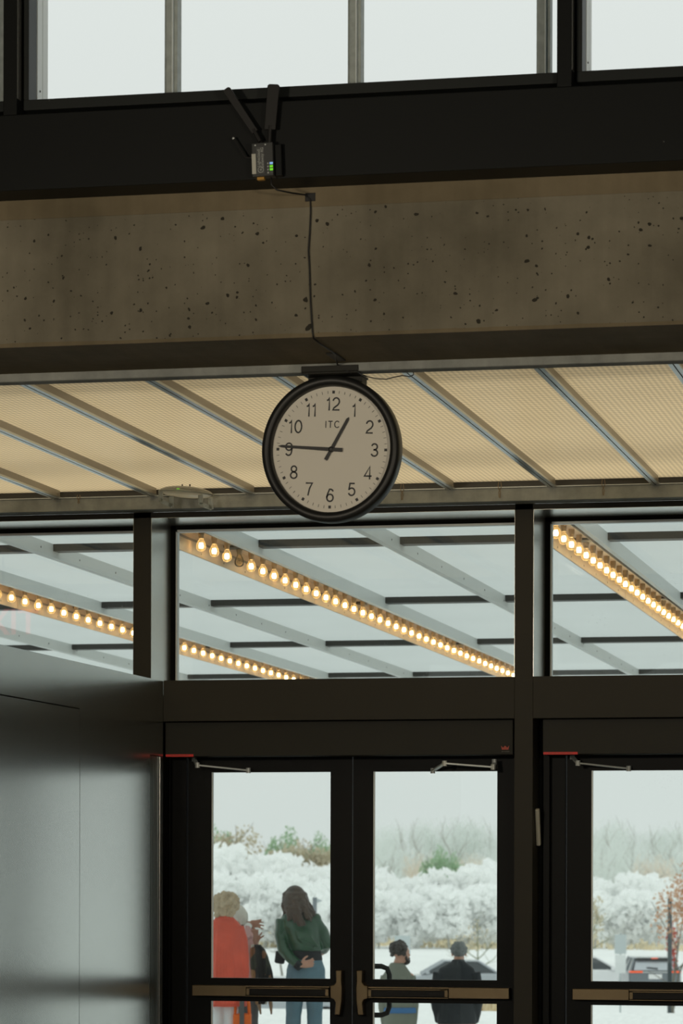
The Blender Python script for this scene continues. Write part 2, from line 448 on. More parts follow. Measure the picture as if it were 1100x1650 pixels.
bmesh.ops.remove_doubles(b.bm, verts=b.bm.verts, dist=0.0004)
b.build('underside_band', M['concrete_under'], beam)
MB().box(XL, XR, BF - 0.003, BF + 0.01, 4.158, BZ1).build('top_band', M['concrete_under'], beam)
MB().box(XL, XR, DS, DS + 0.09, DZ, BZ1 - 0.05).build('rear_strip', M['concrete_lip'], beam, bevel=0.006)
structure(MB().box(XL, XR, BB + 0.04, BB + 0.06, BZ0 - 0.01, 3.80).build('trim_1', M['steel_void']))

# black steel fascia
FF, FZ0, FZ1 = 11.75, 4.232, 4.522
fascia = structure(MB().box(XL, XR, FF, 12.1, FZ0, FZ1).build('trim_2', M['steel_black'], bevel=0.004))

# clerestory
def cx(px): return X_(px, 80, 11.8)
mL0, mL1, mR0, mR1 = cx(11.5), cx(33.5), cx(900), cx(926)
bay = mR0 - mL0
ZT = 6.6
for k in (-1, 0, 1, 2):
    structure(MB().box(mL0 + bay * k, mL0 + bay * k + (mL1 - mL0), FF + 0.002, 12.0, FZ1, ZT).build('trim_%d' % (3 + k + 1), M['steel_black'], bevel=0.003))
for k in (-1, 0, 1):
    a, e = mL1 + bay * k, mL0 + bay * (k + 1)
    w = structure(MB().box(a + 0.03, e - 0.004, 11.885, 11.89, FZ1 + 0.05, ZT).build('window_%d' % (k + 2), M['sky_glass']))
    s = MB()
    s.box(a + 0.012, e, 11.80, 11.95, FZ1 + 0.026, FZ1 + 0.066)                     # bottom rail
    s.box(a + 0.012, a + 0.032, 11.80, 11.90, FZ1 + 0.066, ZT)                        # one stile, the other side sits behind the mullion
    s.build('sash', M['sash'], w, bevel=0.002)
    MB().box(a, e, 11.90, 12.0, FZ1, FZ1 + 0.03).build('recess', M['steel_void'], w)
    MB().box(a, a + 0.002, 11.757, 11.80, FZ1 + 0.062, ZT).build('mullion_sheen', M['reveal'], w)  # pale strip added for the sheen on the mullion's side
    j = MB(); j.box(a + 0.004, a + 0.0335, 11.905, 11.965, FZ1 + 0.05, ZT).box(a + 0.002, a + 0.0335, 11.972, 12.035, FZ1 + 0.05, ZT)
    j.build('white_jamb', M['white_alu'], w)
    for (yy, zz) in ((11.935, 0.13), (12.0, 0.11)):
        MB().tube([(a + 0.0335, yy, FZ1 + zz), (a + 0.036, yy, FZ1 + zz)], 0.004).build('screw', M['rubber'], w)
    for px in (265, 560, 864):
        x0 = X_(px, 60, 12.08) + bay * k
        x1 = x0 + 0.052
        p = MB().box(x0, x1, 12.08, 12.14, FZ1 - 0.05, ZT).box(x0 + 0.012, x0 + 0.034, 12.062, 12.08, FZ1 - 0.05, ZT)
        p.build('outer_post', M['post_weathered'], w, bevel=0.002)
        MB().box(x0 + 0.0345, x0 + 0.0375, 12.06, 12.08, FZ1 - 0.05, ZT).build('post_seam', M['white_alu'], w)

# ------------------------------------------------------------------ translucent soffit between beam and door wall
SP = 3.728
soffit = structure(MB().box(XL, XR, BB + 0.061, 16.93, SP, SP + 0.006).build('ceiling_soffit', M['soffit_panel']))
X0S, DXS = -4.236, 0.5452
for k in range(-9, 15):
    x = X0S + DXS * k
    if x < XL + 0.1 or x > XR - 0.1: continue
    f = MB().box(x + 0.004, x + 0.02, BB + 0.062, 16.86, 3.684, SP - 0.001).build('batten', M['fin'], soffit)
    fl = MB(); fl.box(x - 0.016, x + 0.003, BB + 0.062, 16.86, 3.680, 3.690).box(x + 0.009, x + 0.028, BB + 0.062, 16.86, 3.680, 3.690)
    fl.build('batten_flange', M['flange'], f)
    MB().box(x + 0.003, x + 0.009, BB + 0.062, 16.86, 3.686, 3.69).build('batten_slot', M['steel_void'], f)
# unseen beams added above the panels to cast soft bands on them
for yy in (13.35, 15.9):
    MB().box(XL, XR, yy, yy + 0.1, 4.0, 4.12).build('shading_beam', M['purlin'], soffit)

# lip along the head of the door wall
lip = structure(MB().box(XL, XR, 16.86, 17.0, 3.613, 3.684).build('trim_8', M['concrete_lip'], bevel=0.004))
MB().box(XL, XR, 16.852, 16.885, 3.684, 3.6885).build('silver_angle', M['silver'], lip)
MB().box(XL, XR, 16.93, 17.3, 3.684, 3.80).build('closing_board', M['purlin'], lip)

# ------------------------------------------------------------------ door wall: mullions, transoms, headers
PITCH = 2.112
MX0, MX1 = -4.930, -4.831          # one mullion; the others repeat at PITCH
HZ0, HZ1 = 2.470, 2.694
TZ = 3.584
GY = 17.43
for i, k in enumerate((-1, 0, 1, 2)):
    mo = structure(MB().box(MX0 + PITCH * k, MX1 + PITCH * k, WALL_Y, GY + 0.05, 0 if k else 0, 3.62).build('trim_%d' % (9 + i), M['bronze_dark'], bevel=0.002))
structure(MB().box(XL, XR, WALL_Y, GY + 0.05, TZ, 3.613).build('trim_13', M['bronze_dark']))
for i, k in enumerate((-1, 0, 1)):
    a, e = MX1 + PITCH * k, MX0 + PITCH * (k + 1)
    w = structure(MB().box(a + 0.03, e - 0.03, GY, GY + 0.006, HZ0, TZ - 0.025).build('window_%d' % (4 + i), M['glass']))
    g = MB(); g.box(a, a + 0.030, GY - 0.03, GY + 0.03, HZ0, TZ).box(e - 0.03, e, GY - 0.03, GY + 0.03, HZ0, TZ).box(a, e, GY - 0.03, GY + 0.03, TZ - 0.024, TZ)
    g.build('gasket', M['steel_void'], w)
    g = MB(); g.box(a + 0.030, a + 0.038, GY - 0.028, GY + 0.02, HZ0, TZ - 0.024).box(a + 0.030, e - 0.030, GY - 0.028, GY + 0.02, TZ - 0.036, TZ - 0.024)
    g.build('glazing_bead', M['silver'], w)
    rv = MB(); rv.box(a, a + 0.002, WALL_Y + 0.004, GY - 0.03, HZ0, TZ).box(e - 0.002, e, WALL_Y + 0.004, GY - 0.03, HZ0, TZ).box(a, e, WALL_Y + 0.004, GY - 0.03, TZ - 0.002, TZ)
    rv.build('reveal_liner', M['reveal'], w)
    if k >= 0:
        structure(MB().box(a + (0.072 if k == 0 else 0), e, WALL_Y + 0.001, GY + 0.02, HZ0, HZ1).build('trim_%d' % (14 + i), M['bronze_dark'], bevel=0.002))
structure(MB().box(XL, -4.77, WALL_Y + 0.1, 17.4, 0, 2.62).build('wall_front', M['door_black']))
structure(MB().box(MX1 + 2 * PITCH, XR, WALL_Y + 0.1, 17.4, 0, 3.6).build('wall_front_end', M['door_black']))

# ------------------------------------------------------------------ doors (each leaf) and their operators
LY0, LY1 = 17.25, 17.295
def lx(px): return X_(px, 1400, LY0)
LEFT = dict(x0=lx(303), g0=lx(340.5), g1=lx(532), x1=lx(567))
RIGHT = dict(x0=lx(568.5), g0=lx(601), g1=lx(800.5), x1=lx(837))
zt, zg_top, zr1, zr0 = 2.30, Z_(550, 1243.5, LY0), Z_(550, 1577.5, LY0), Z_(550, 1615, LY0)
PY = LY0 - 0.062
def exit_device(leaf, L, off, side):
    """side -1: hinged on its low-x edge (head casting on the high-x stile); +1: mirrored"""
    zc = Z_(700, 1600, PY)
    hh = 0.030
    if side < 0:
        head_x, tip, pad_a, pad_b, end = X_(545, 1600, PY) + off, 0, X_(396, 1600, PY) + off, X_(530, 1600, PY) + off, X_(309, 1600, PY) + off
    else:
        head_x, tip, pad_a, pad_b, end = X_(580, 1600, PY) + off, 0, X_(592, 1600, PY) + off, X_(722, 1600, PY) + off, X_(820, 1600, PY) + off
    dev = MB().box(min(pad_b, end) if side > 0 else end, max(pad_b, end) if side > 0 else pad_a, PY, LY0, zc - hh, zc + hh).build('exit_device', M['bronze'], leaf, bevel=0.003)
    r = MB()
    r.box(pad_a, pad_b, PY + 0.004, LY0, zc + hh - 0.007, zc + hh).box(pad_a, pad_b, PY + 0.004, LY0, zc - hh, zc - hh + 0.004)
    r.box(pad_a + 0.003, pad_b - 0.003, PY - 0.003, LY0 - 0.01, zc + hh - 0.016, zc + hh - 0.011)
    xe0, xe1 = (pad_a + 0.003, pad_a + 0.022), (pad_b - 0.045, pad_b - 0.003)
    r.box(xe0[0], xe0[1], PY - 0.003, LY0, zc - hh + 0.008, zc + hh - 0.012)
    r.box(xe1[0], xe1[1], PY - 0.003, LY0, zc - hh + 0.008, zc + hh - 0.012)
    r.build('rail', M['bronze'], dev)
    MB().box(pad_a + 0.02, pad_b - 0.02, PY - 0.006, LY0, zc - hh + 0.006, zc + hh - 0.017).build('push_pad', M['pad_black'], dev, bevel=0.003)
    # head casting: tapering lever-shaped cover
    w = 0.029
    s_ = 1 if side > 0 else -1
    prof = []
    for (dx, dz) in ((-0.020, 0.118), (0.014, 0.118), (0.012, 0.055), (0.024, 0.038), (0.044, 0.034), (0.044, -0.034), (0.024, -0.040), (0.014, -0.058), (0.020, -0.125), (-0.010, -0.125), (-0.020, -0.05), (-0.022, 0.02), (-0.018, 0.06)):
        prof.append((head_x + s_ * dx, zc + dz))
    if s_ < 0: prof = prof[::-1]
    MB().prism(prof, PY - 0.012, LY0).build('head_cover', M['bronze'], dev, bevel=0.004)

def leaf(name, L, off, side):
    x0, g0, g1, x1 = (L[k] + off for k in ('x0', 'g0', 'g1', 'x1'))
    f = MB()
    f.box(x0, g0, LY0, LY1, 0.01, zt).box(g1, x1, LY0, LY1, 0.01, zt)
    f.box(g0, g1, LY0, LY1, zg_top, zt).box(g0, g1, LY0, LY1, zr0, zr1).box(g0, g1, LY0, LY1, 0.01, 0.26)
    d = structure(f.build(name, M['door_black']))
    MB().box(g0, g1, LY0 + 0.018, LY0 + 0.024, zr1, zg_top).build('upper_glass', M['clear_glass'], d)
    MB().box(g0, g1, LY0 + 0.018, LY0 + 0.024, 0.26, zr0).build('lower_glass', M['clear_glass'], d)
    s = MB(); s.box(g0, g0 + 0.007, LY0 + 0.001, LY0 + 0.018, zr1, zg_top).box(g0, g0 + 0.007, LY0 + 0.001, LY0 + 0.018, 0.26, zr0)
    s.build('glazing_bead', M['silver'], d)
    exit_device(d, L, off, side)
    return d
d1 = leaf('door_1', LEFT, 0, -1)
d2 = leaf('door_2', RIGHT, 0, 1)
d3 = leaf('door_3', LEFT, PITCH, -1)
d4 = leaf('door_4', RIGHT, PITCH, 1)
# D-shaped pull on the outside of the second leaf
for d, off in ((d2, 0), (d4, PITCH)):
    pa, pb = at_y(600, 1557, LY1 + 0.04), at_y(626, 1636, LY1 + 0.04)
    xs, xo, z1, z0 = pa.x + off - 0.03, pb.x + off, pa.z, pb.z
    pts = [(xs, LY1, z1), (xs, LY1 + 0.05, z1), (xo - 0.045, LY1 + 0.055, z1), (xo - 0.012, LY1 + 0.055, z1 - 0.012), (xo, LY1 + 0.055, z1 - 0.045),
           (xo, LY1 + 0.055, z0 + 0.045), (xo - 0.012, LY1 + 0.055, z0 + 0.012), (xo - 0.045, LY1 + 0.055, z0), (xs, LY1 + 0.05, z0), (xs, LY1, z0)]
    MB().tube(pts, 0.0145, 12).build('pull_handle', M['rubber'], d, smooth=True)
# jambs and stops
for i, off in enumerate((0, PITCH)):
    j = MB()
    j.box(MX1 + off, LEFT['x0'] + off - 0.004, 17.22, 17.34, 0, 2.47)
    j.box(MX1 + off + 0.03, MX1 + off + 0.065, 17.17, 17.22, 0, 2.47)
    j.box(RIGHT['x1'] + off + 0.004, MX0 + PITCH + off, 17.2, 17.34, 0, 2.47)
    j.box(LEFT['x0'] + off, RIGHT['x1'] + off, 17.24, 17.36, zt + 0.004, 2.47)
    structure(j.build('trim_%d' % (20 + i), M['door_black'], bevel=0.002))
structure(MB().box(-4.77, MX1 + PITCH * 2, 17.2, 17.5, -0.02, 0.012).build('trim_22', M['silver']))

def rod(b, p, q, w, h):
    """flat bar from p to q"""
    p, q = Vector(p), Vector(q); d = q - p
    rot = d.to_track_quat('X', 'Z').to_matrix().to_4x4()
    b.box(0, d.length, -w / 2, w / 2, -h / 2, h / 2, Matrix.Translation(p) @ rot)

OZ0, OZ1, OY = 2.279, 2.466, 17.03
for i, off in enumerate((0, PITCH)):
    x0, x1 = (X_(266, 1200, OY), X_(826, 1200, OY)) if i == 0 else (X_(874, 1200, OY), X_(826, 1200, OY) + PITCH)
    op = empty('door_operator', ((x0 + x1) / 2, OY, OZ0))
    P = Matrix.Translation(-op.location)
    def put(b, name, m, **kw):
        bmesh.ops.transform(b.bm, matrix=P, verts=b.bm.verts)
        return b.build(name, m, op, **kw)
    put(MB().box(x0, x1, OY, 17.19, OZ0, OZ1), 'cover', M['operator'], bevel=0.003)
    xs = x0 + (0.16 if i == 0 else 0.188)
    put(MB().box(x0 + 0.004, xs, OY - 0.0015, OY + 0.03, OZ0 - 0.001, OZ0 + 0.0125), 'warning_strip', M['red_strip'])['label'] = 'red warning strip'
    tk = MB()                                   # the row of tiny, unreadable pale marks
    for q in range(30):
        if q % 8 == 5: continue
        xq = x0 + 0.03 + (xs - x0 - 0.05) * q / 30
        tk.box(xq, xq + 0.003, OY - 0.0018, OY - 0.0014, OZ0 + 0.0035, OZ0 + 0.009)
    put(tk, 'strip_print', M['red_logo'])
    # crown mark and small grey word
    lx0, lz = X_(807, 1205, OY) + off, Z_(813, 1208, OY)
    w_, h_ = 0.044, 0.022
    crown = [(0.10, 0), (0.90, 0), (1.0, 1.0), (0.74, 0.45), (0.64, 0.75), (0.5, 0.95), (0.36, 0.75), (0.26, 0.45), (0.0, 1.0)]
    put(MB().prism([(lx0 + w_ * u, lz + h_ * v) for u, v in crown], OY - 0.0016, OY), 'crown_logo', M['red_logo'])
    put(text_mb('dormakaba', 0.0095, Matrix.Translation((lx0 + w_ / 2 + 0.002, OY - 0.001, lz - 0.009)) @ STAND), 'brand_lettering', M['grey_print'])
    # closer arms: hinge side leaf and far leaf
    def arm(pts, w):
        b = MB()
        for p, q in zip(pts, pts[1:]): rod(b, p, q, w, 0.008)
        for p in pts: b.tube([Vector(p) - Vector((0, 0, 0.014)), Vector(p) + Vector((0, 0, 0.014))], 0.013, 10)
        return b
    if i == 0 or i == 1:
        a1 = at_y(308, 1228, 17.13); a2 = at_y(318, 1233, 17.10); a3 = at_y(400, 1242, 17.22)
        o_ = Vector((off - (0.012 if i else 0), 0, 0))
        put(arm([a1 + o_ + Vector((0.0, 0.06, 0.02)), a2 + o_, a3 + o_ + Vector((0, 0, 0.002))], 0.022), 'closer_arm', M['silver'])
        e1 = at_y(794, 1236, 17.10); e2 = at_y(716, 1230, 17.06); e3 = at_y(697, 1242, 17.24)
        put(arm([e1 + Vector((off, 0.04, 0.03)), e1 + Vector((off, 0, 0)), e2 + Vector((off, 0, 0)), e3 + Vector((off, 0, 0))], 0.022), 'closer_arm', M['silver'])
    if i == 0:
        tag(op, 'long black automatic door operator box above the pair of glass doors, red crown mark', 'door operator')
    else:
        tag(op, 'black door operator box above the single cropped door beyond the dark mullion', 'door operator')

# pale door sensor bar on the side of the mullion
sb = MB().box(-0.011, 0.011, -0.016, 0.016, -0.1, 0.1)
o = sb.build('door_sensor', M['label_white'], bevel=0.004)
pc = at_y(874, 1333, 17.13)
o.location = (MX1 + PITCH + 0.0135, 17.13, pc.z); o.rotation_euler = (math.radians(15), math.radians(0), 0)
o.location.y = 17.10
MB().box(-0.012, -0.010, -0.02, 0.02, -0.105, 0.105).build('mounting_plate', M['rubber'], o)
tag(o, 'small pale beige tilted bar fixed on the side of the dark door mullion', 'door sensor')

# ------------------------------------------------------------------ metal clad wall of the vestibule
PX = -4.759
SEAM_Y, SEAM_Z, TOPZ = 15.462, 2.458, 2.69
pod = MB()
g = 0.003
def panel(y0, y1, z0, z1): pod.box(PX - 0.03, PX, y0, y1, z0, z1)
panel(8.5, SEAM_Y - g, 0, SEAM_Z - g); panel(8.5, SEAM_Y - g, SEAM_Z + g, TOPZ)
panel(SEAM_Y + g, 16.735, 0, SEAM_Z - g); panel(SEAM_Y + g - 2 * g, 16.998, SEAM_Z - g, TOPZ); panel(16.735, 16.998, 2.28, SEAM_Z - g)
pw = structure(pod.build('wall_vestibule', M['wall_metal']))
MB().box(PX - 0.12, PX - 0.031, 8.5, 16.97, 0, TOPZ - 0.004).build('wall_core', M['steel_void'], pw)
rb = MB()
for k in range(6):
    y0 = 16.742 + k * 0.030
    rb.box(PX - 0.03, PX - 0.002, y0, y0 + 0.021, 0, 2.275)
rb.build('ribbed_strip', M['rib_metal'], pw)
MB().box(PX - 0.03, PX + 0.004, 16.925, 16.985, 0, 2.275).build('end_trim', M['wall_metal'], pw, bevel=0.001)

# ------------------------------------------------------------------ wall clock
CLY = 12.64
cc = at_y(535, 725, CLY)
clk = empty('wall_clock', (cc.x, CLY, cc.z))
tag(clk, 'large round black-rimmed clock with ivory face hanging under the concrete beam', 'clock')
SC = Matrix.Diagonal((1, 1, 1.04, 1))
RO = Matrix.Rotation(math.radians(1.9), 4, 'Y') @ SC        # hangs slightly askew
R0 = 110.5 / FPX * 12.95 / math.cos(YAW)
FR = R0 * 0.862
TOY = Matrix.Rotation(PI / 2, 4, 'X')      # lathe axis z -> -y
b = MB().lathe([(R0 * 0.9, -0.045), (R0 * 0.98, -0.04), (R0, -0.03), (R0, 0.035), (R0 * 0.985, 0.048), (R0 * 0.93, 0.052), (FR + 0.004, 0.046), (FR, 0.026), (FR, 0.0)], 96, RO @ TOY)
b.build('case', M['clock_case'], clk, smooth=True)
MB().lathe([(FR + 0.003, 0.004), (FR + 0.003, 0.010)], 96, RO @ TOY).build('dial', M['clock_face'], clk)
FYc = -0.0105
def arc(cx_, cz_, rx, rz, a0, a1, n_=18):
    return [(cx_ + rx * math.cos(math.radians(a0 + (a1 - a0) * t / n_)), cz_ + rz * math.sin(math.radians(a0 + (a1 - a0) * t / n_))) for t in range(n_ + 1)]
# upright sans-serif figures, height 1, drawn as strokes
GLYPH = {
    '0': (0.62, [arc(0.31, 0.5, 0.26, 0.45, 0, 360, 32)]),
    '1': (0.40, [[(0.04, 0.76), (0.16, 0.80), (0.24, 0.95), (0.24, 0.0)]]),
    '2': (0.62, [arc(0.31, 0.68, 0.25, 0.27, 170, -30, 16) + [(0.44, 0.42), (0.14, 0.20), (0.07, 0.05), (0.58, 0.05)]]),
    '3': (0.62, [arc(0.30, 0.73, 0.22, 0.22, 165, -90, 16) + [(0.22, 0.51)], [(0.22, 0.51)] + arc(0.30, 0.27, 0.25, 0.235, 90, -165, 18)]),
    '4': (0.64, [[(0.62, 0.25), (0.04, 0.25), (0.46, 0.96), (0.46, 0.0)]]),
    '5': (0.62, [[(0.54, 0.94), (0.16, 0.94), (0.10, 0.50)] + arc(0.31, 0.32, 0.25, 0.275, 140, -160, 20)]),
    '6': (0.62, [arc(0.33, 0.70, 0.23, 0.25, 20, 110, 8) + [(0.12, 0.62), (0.06, 0.40)] + arc(0.31, 0.31, 0.25, 0.265, 180, 540, 28)]),
    '7': (0.60, [[(0.04, 0.94), (0.56, 0.94), (0.36, 0.55), (0.24, 0.0)]]),
    '8': (0.62, [arc(0.31, 0.74, 0.21, 0.21, 0, 360, 26), arc(0.31, 0.27, 0.25, 0.235, 0, 360, 28)]),
    '9': (0.62, [arc(0.31, 0.69, 0.25, 0.265, 0, 360, 28), [(0.56, 0.66), (0.555, 0.5)] + arc(0.29, 0.30, 0.23, 0.25, 0, -155, 12)]),
    'I': (0.22, [[(0.11, 0.0), (0.11, 1.0)]]),
    'T': (0.72, [[(0.02, 0.95), (0.70, 0.95)], [(0.36, 0.95), (0.36, 0.0)]]),
    'C': (0.86, [arc(0.45, 0.5, 0.38, 0.46, 42, 318, 26)]),
}
def glyphs(word, cxp, czp, hgt=0.0515, wid=0.0062, gap=0.004):
    b = MB()
    adv = [GLYPH[c][0] * hgt for c in word]
    x = cxp - (sum(adv) + gap * (len(word) - 1)) / 2
    for c, a_ in zip(word, adv):
        for line in GLYPH[c][1]:
            pts = [Vector((x + u * hgt, 0, czp - hgt / 2 + v * hgt)) for u, v in line]
            L, Rr = [], []
            for i, q in enumerate(pts):
                d0 = (q - pts[i - 1]).normalized() if i else (pts[1] - q).normalized()
                d1 = (pts[i + 1] - q).normalized() if i < len(pts) - 1 else d0
                n0, n1 = Vector((-d0.z, 0, d0.x)), Vector((-d1.z, 0, d1.x))
                m_ = (n0 + n1).normalized(); k_ = min(1.6, 1 / max(0.4, m_.dot(n1)))
                L.append(q + m_ * wid / 2 * k_); Rr.append(q - m_ * wid / 2 * k_)
            for i in range(len(pts) - 1):
                f = [RO @ (v + Vector((0, FYc - 0.0004, 0))) for v in (L[i], L[i + 1], Rr[i + 1], Rr[i])]
                b.quad(*f)
        x += a_ + gap
    bmesh.ops.remove_doubles(b.bm, verts=b.bm.verts, dist=0.00005)
    return b
for k in range(60):
    a = 2 * PI * k / 60
    if k % 5 == 0: w, h, r = 0.0105, 0.0115, FR * 0.912
    else: w, h, r = 0.0016, 0.011, FR * 0.912
    mx = RO @ Matrix.Rotation(a, 4, 'Y') @ Matrix.Translation((0, FYc, r))
    if k % 5 == 0: MB().box(-w / 2, w / 2, -0.0008, 0.0, -h / 2, h / 2, mx).build('hour_mark', M['ink'], clk)
    else: MB().box(-w / 2, w / 2, -0.0008, 0.0, -h / 2, h / 2, mx).build('minute_mark', M['ink'], clk)
for k in range(1, 13):
    a = 2 * PI * k / 12
    rr = FR * 0.725
    glyphs(str(k), rr * math.sin(a), rr * math.cos(a)).build('numeral', M['ink'], clk)
glyphs('ITC', 0.0, FR * 0.40, 0.0265, 0.0040, 0.0062).build('dial_lettering', M['ink'], clk)
def hand(name, ang, length, tail, w0, w1, y):
    mx = RO @ Matrix.Rotation(ang, 4, 'Y')
    poly = [(-w0 / 2, -tail), (w0 / 2, -tail), (w1 / 2, length * 0.93), (0, length), (-w1 / 2, length * 0.93)]
    MB().prism(poly, y - 0.0015, y, mx).build(name, M['ink'], clk)
hand('hour_hand', math.radians(28.5), FR * 0.585, FR * 0.19, 0.0135, 0.0115, -0.016)
hand('minute_hand', math.radians(274.5 - 1.5), FR * 0.905, FR * 0.19, 0.0155, 0.0095, -0.020)
MB().lathe([(0.011, 0.010), (0.011, 0.022), (0.006, 0.024)], 20, RO @ TOY).build('hub', M['ink'], clk)
ctop = R0 * 1.04
br = MB()
bx0, bx1 = X_(494, 605, CLY) - cc.x, X_(585, 605, CLY) - cc.x
br.box(bx0, bx1, DS - 0.008 - CLY, DS - CLY, DZ - cc.z, DZ + 0.024 - cc.z).box(bx0, bx1, DS - 0.008 - CLY, 0.10, DZ - 0.008 - cc.z, DZ - cc.z)
br.box(bx0 + 0.006, bx1 - 0.004, 0.0, 0.09, ctop - 0.06, DZ - 0.006 - cc.z)
br.build('mounting_bracket', M['operator'], clk, bevel=0.002)

# ------------------------------------------------------------------ wireless gateway on the fascia
gx0, gx1, gz1, gz0 = X_(407, 260, FF - 0.05), X_(441, 260, FF - 0.05), Z_(424, 230, FF - 0.05), Z_(424, 284, FF - 0.05)
gw = empty('wireless_gateway', ((gx0 + gx1) / 2, FF, gz0))
tag(gw, 'small black wireless gateway with three antennas and green lights on the black fascia', 'gateway')
W, H, D = gx1 - gx0, gz1 - gz0, 0.055
TILT = Matrix.Rotation(math.radians(-2.0), 4, 'Y')
def gput(b, name, m, parent=gw, **kw):
    bmesh.ops.transform(b.bm, matrix=TILT, verts=b.bm.verts)
    return b.build(name, m, parent, **kw)
gput(MB().box(-W / 2, W / 2, -D, 0, 0, H), 'housing', M['router'], bevel=0.003)
gput(MB().box(W / 2, W / 2 + 0.028, -0.032, 0, 0.002, H - 0.004), 'side_bracket', M['steel_black'], bevel=0.004)
pn = gput(MB().box(-W * 0.27, W * 0.08, -D - 0.001, -D, H * 0.08, H * 0.86), 'label_panel', M['router_panel'])
rot90 = Matrix.Rotation(-PI / 2, 4, 'Y')
tx = text_mb('Lightcloud', 0.0155, Matrix.Translation((-W * 0.165, -D - 0.0015, H * 0.54)) @ rot90 @ STAND, 0.0003); gput(tx, 'lettering', M['print_pale'], pn)
tx = text_mb('Gateway 4G', 0.0155, Matrix.Translation((-W * 0.005, -D - 0.0015, H * 0.54)) @ rot90 @ STAND, 0.0003); gput(tx, 'lettering', M['print_pale'], pn)
cm = MB()
for k in range(24):
    a0, a1 = 2 * PI * k / 24, 2 * PI * (k + 1) / 24
    c0 = Vector((-W * 0.085, -D - 0.0015, H * 0.19))
    v = lambda a, r: c0 + Vector((r * math.cos(a), 0, r * math.sin(a)))
    cm.quad(v(a0, 0.0095), v(a1, 0.0095), v(a1, 0.0115), v(a0, 0.0115))
cm.box(c0.x - 0.001, c0.x + 0.001, c0.y - 0.0002, c0.y, c0.z - 0.005, c0.z + 0.005).box(c0.x - 0.005, c0.x + 0.005, c0.y - 0.0002, c0.y, c0.z - 0.001, c0.z + 0.001)
gput(cm, 'round_mark', M['print_pale'], pn)
gput(MB().box(-W * 0.5, -W * 0.31, -D - 0.001, -D, H * 0.08, H * 0.68), 'paper_label', M['label_white'])
for k, mm in enumerate(('router_panel', 'led_green', 'led_green', 'led_blue')):
    z = H * 0.055 + k * 0.0115
    gput(MB().box(W * 0.34, W * 0.49, -D - 0.001, -D, z, z + 0.008), 'status_light', M[mm])
    gput(MB().box(W * 0.22, W * 0.29, -D - 0.001, -D, z + 0.001, z + 0.007), 'light_caption', M['print_pale'])
gput(MB().box(-W * 0.32, 0, -0.04, -0.02, -0.010, 0.0), 'amber_connector', M['amber_tab'])
for s in (-0.32, 0.16):
    gput(MB().tube([(W * s, -D - 0.001, H * 0.93), (W * s, -D, H * 0.93)], 0.003), 'screw', M['silver'])
def antenna(px_tip, px_base, root_px, w0, w1):
    t, r_, s = (at_y(p[0], p[1], FF - 0.035) - gw.location for p in (px_tip, px_base, root_px))
    for v in (t, r_, s): v.y = -0.035
    b = MB(); d = (t - r_); L = d.length
    zx = d.normalized(); yx = Vector((0, 1, 0)); xx = yx.cross(zx).normalized()
    mx = Matrix.Translation(r_) @ Matrix((xx, yx, zx)).transposed().to_4x4()
    poly = [(-w0 / 2, 0), (w0 / 2, 0), (w1 / 2, L - 0.006), (w1 / 2 - 0.006, L), (-w1 / 2 + 0.006, L), (-w1 / 2, L - 0.006)]
    b.prism(poly, -0.006, 0.006, mx)
    an = b.build('antenna', M['rubber'], gw, bevel=0.002)
    MB().tube([s, r_ + (r_ - s) * 0.3], 0.0085, 10).build('antenna_joint', M['rubber'], an)
antenna((364, 143), (411, 213), (419, 228), 0.026, 0.030)
antenna((441, 136), (435, 209), (434, 230), 0.043, 0.046)
p1, p2, p3 = (at_y(a_, b_, FF - 0.03) - gw.location for a_, b_ in ((408, 254), (396, 254), (376, 223)))
an = MB().tube([p1, p2, p3], [0.004, 0.004, 0.0035], 8).build('antenna', M['rubber'], gw)
MB().ell(p3, (0.005, 0.005, 0.005)).build('antenna_tip', M['silver'], an)

# cable from the gateway down to the clock, with adhesive clips
cb = []
for (px, py, Y) in ((437, 283, FF - 0.02), (437, 298, FF - 0.012), (446, 306, FF - 0.008), (470, 311, FF + 0.03)):
    cb.append(at_y(px, py, Y))
for (px, py) in ((492, 314), (500, 322), (500.5, 342), (499, 375), (497, 404), (498.5, 430), (500, 480), (502, 515), (503.5, 535)):
    cb.append(at_y(px, py, BF - 0.007))
for (px, py) in ((505, 545), (517, 555), (531, 564), (540, 571), (541, 580)):
    cb.append(at_z(px, py, BZ0 - 0.006))
for (px, py) in ((544, 588), (556, 596), (566, 601)):
    cb.append(at_y(px, py, DS - 0.006))
cab = MB().tube(cb, 0.0032, 8).build('cable', M['cable'], smooth=True)
tag(cab, 'thin black cable running from the gateway down the concrete face to the clock', 'cable')
c1 = at_y(500, 318, BF)
o = MB().box(c1.x - 0.02, c1.x + 0.02, BF - 0.006, BF, c1.z - 0.016, c1.z + 0.016).build('cable_clip', M['rubber'], bevel=0.002)
tag(o, 'black square cable clip stuck at the top of the concrete face', 'cable clip')
c2 = at_z(541, 574, BZ0)
o = MB().box(c2.x - 0.02, c2.x + 0.02, c2.y - 0.09, c2.y + 0.09, BZ0 - 0.006, BZ0).build('cable_clip', M['rubber'], bevel=0.002)
tag(o, 'black square cable clip under the concrete beam just above the clock', 'cable clip')
cb = [at_y(px, py, 12.54) for px, py in ((585, 604), (592, 607), (605, 610), (622, 611), (634, 608), (648, 605), (660, 607), (666, 604), (666, 600))]
o = MB().tube(cb, 0.0022, 6).build('cable', M['cable'], smooth=True)
tag(o, 'thin loose wire drooping from the clock bracket along the soffit edge', 'cable')

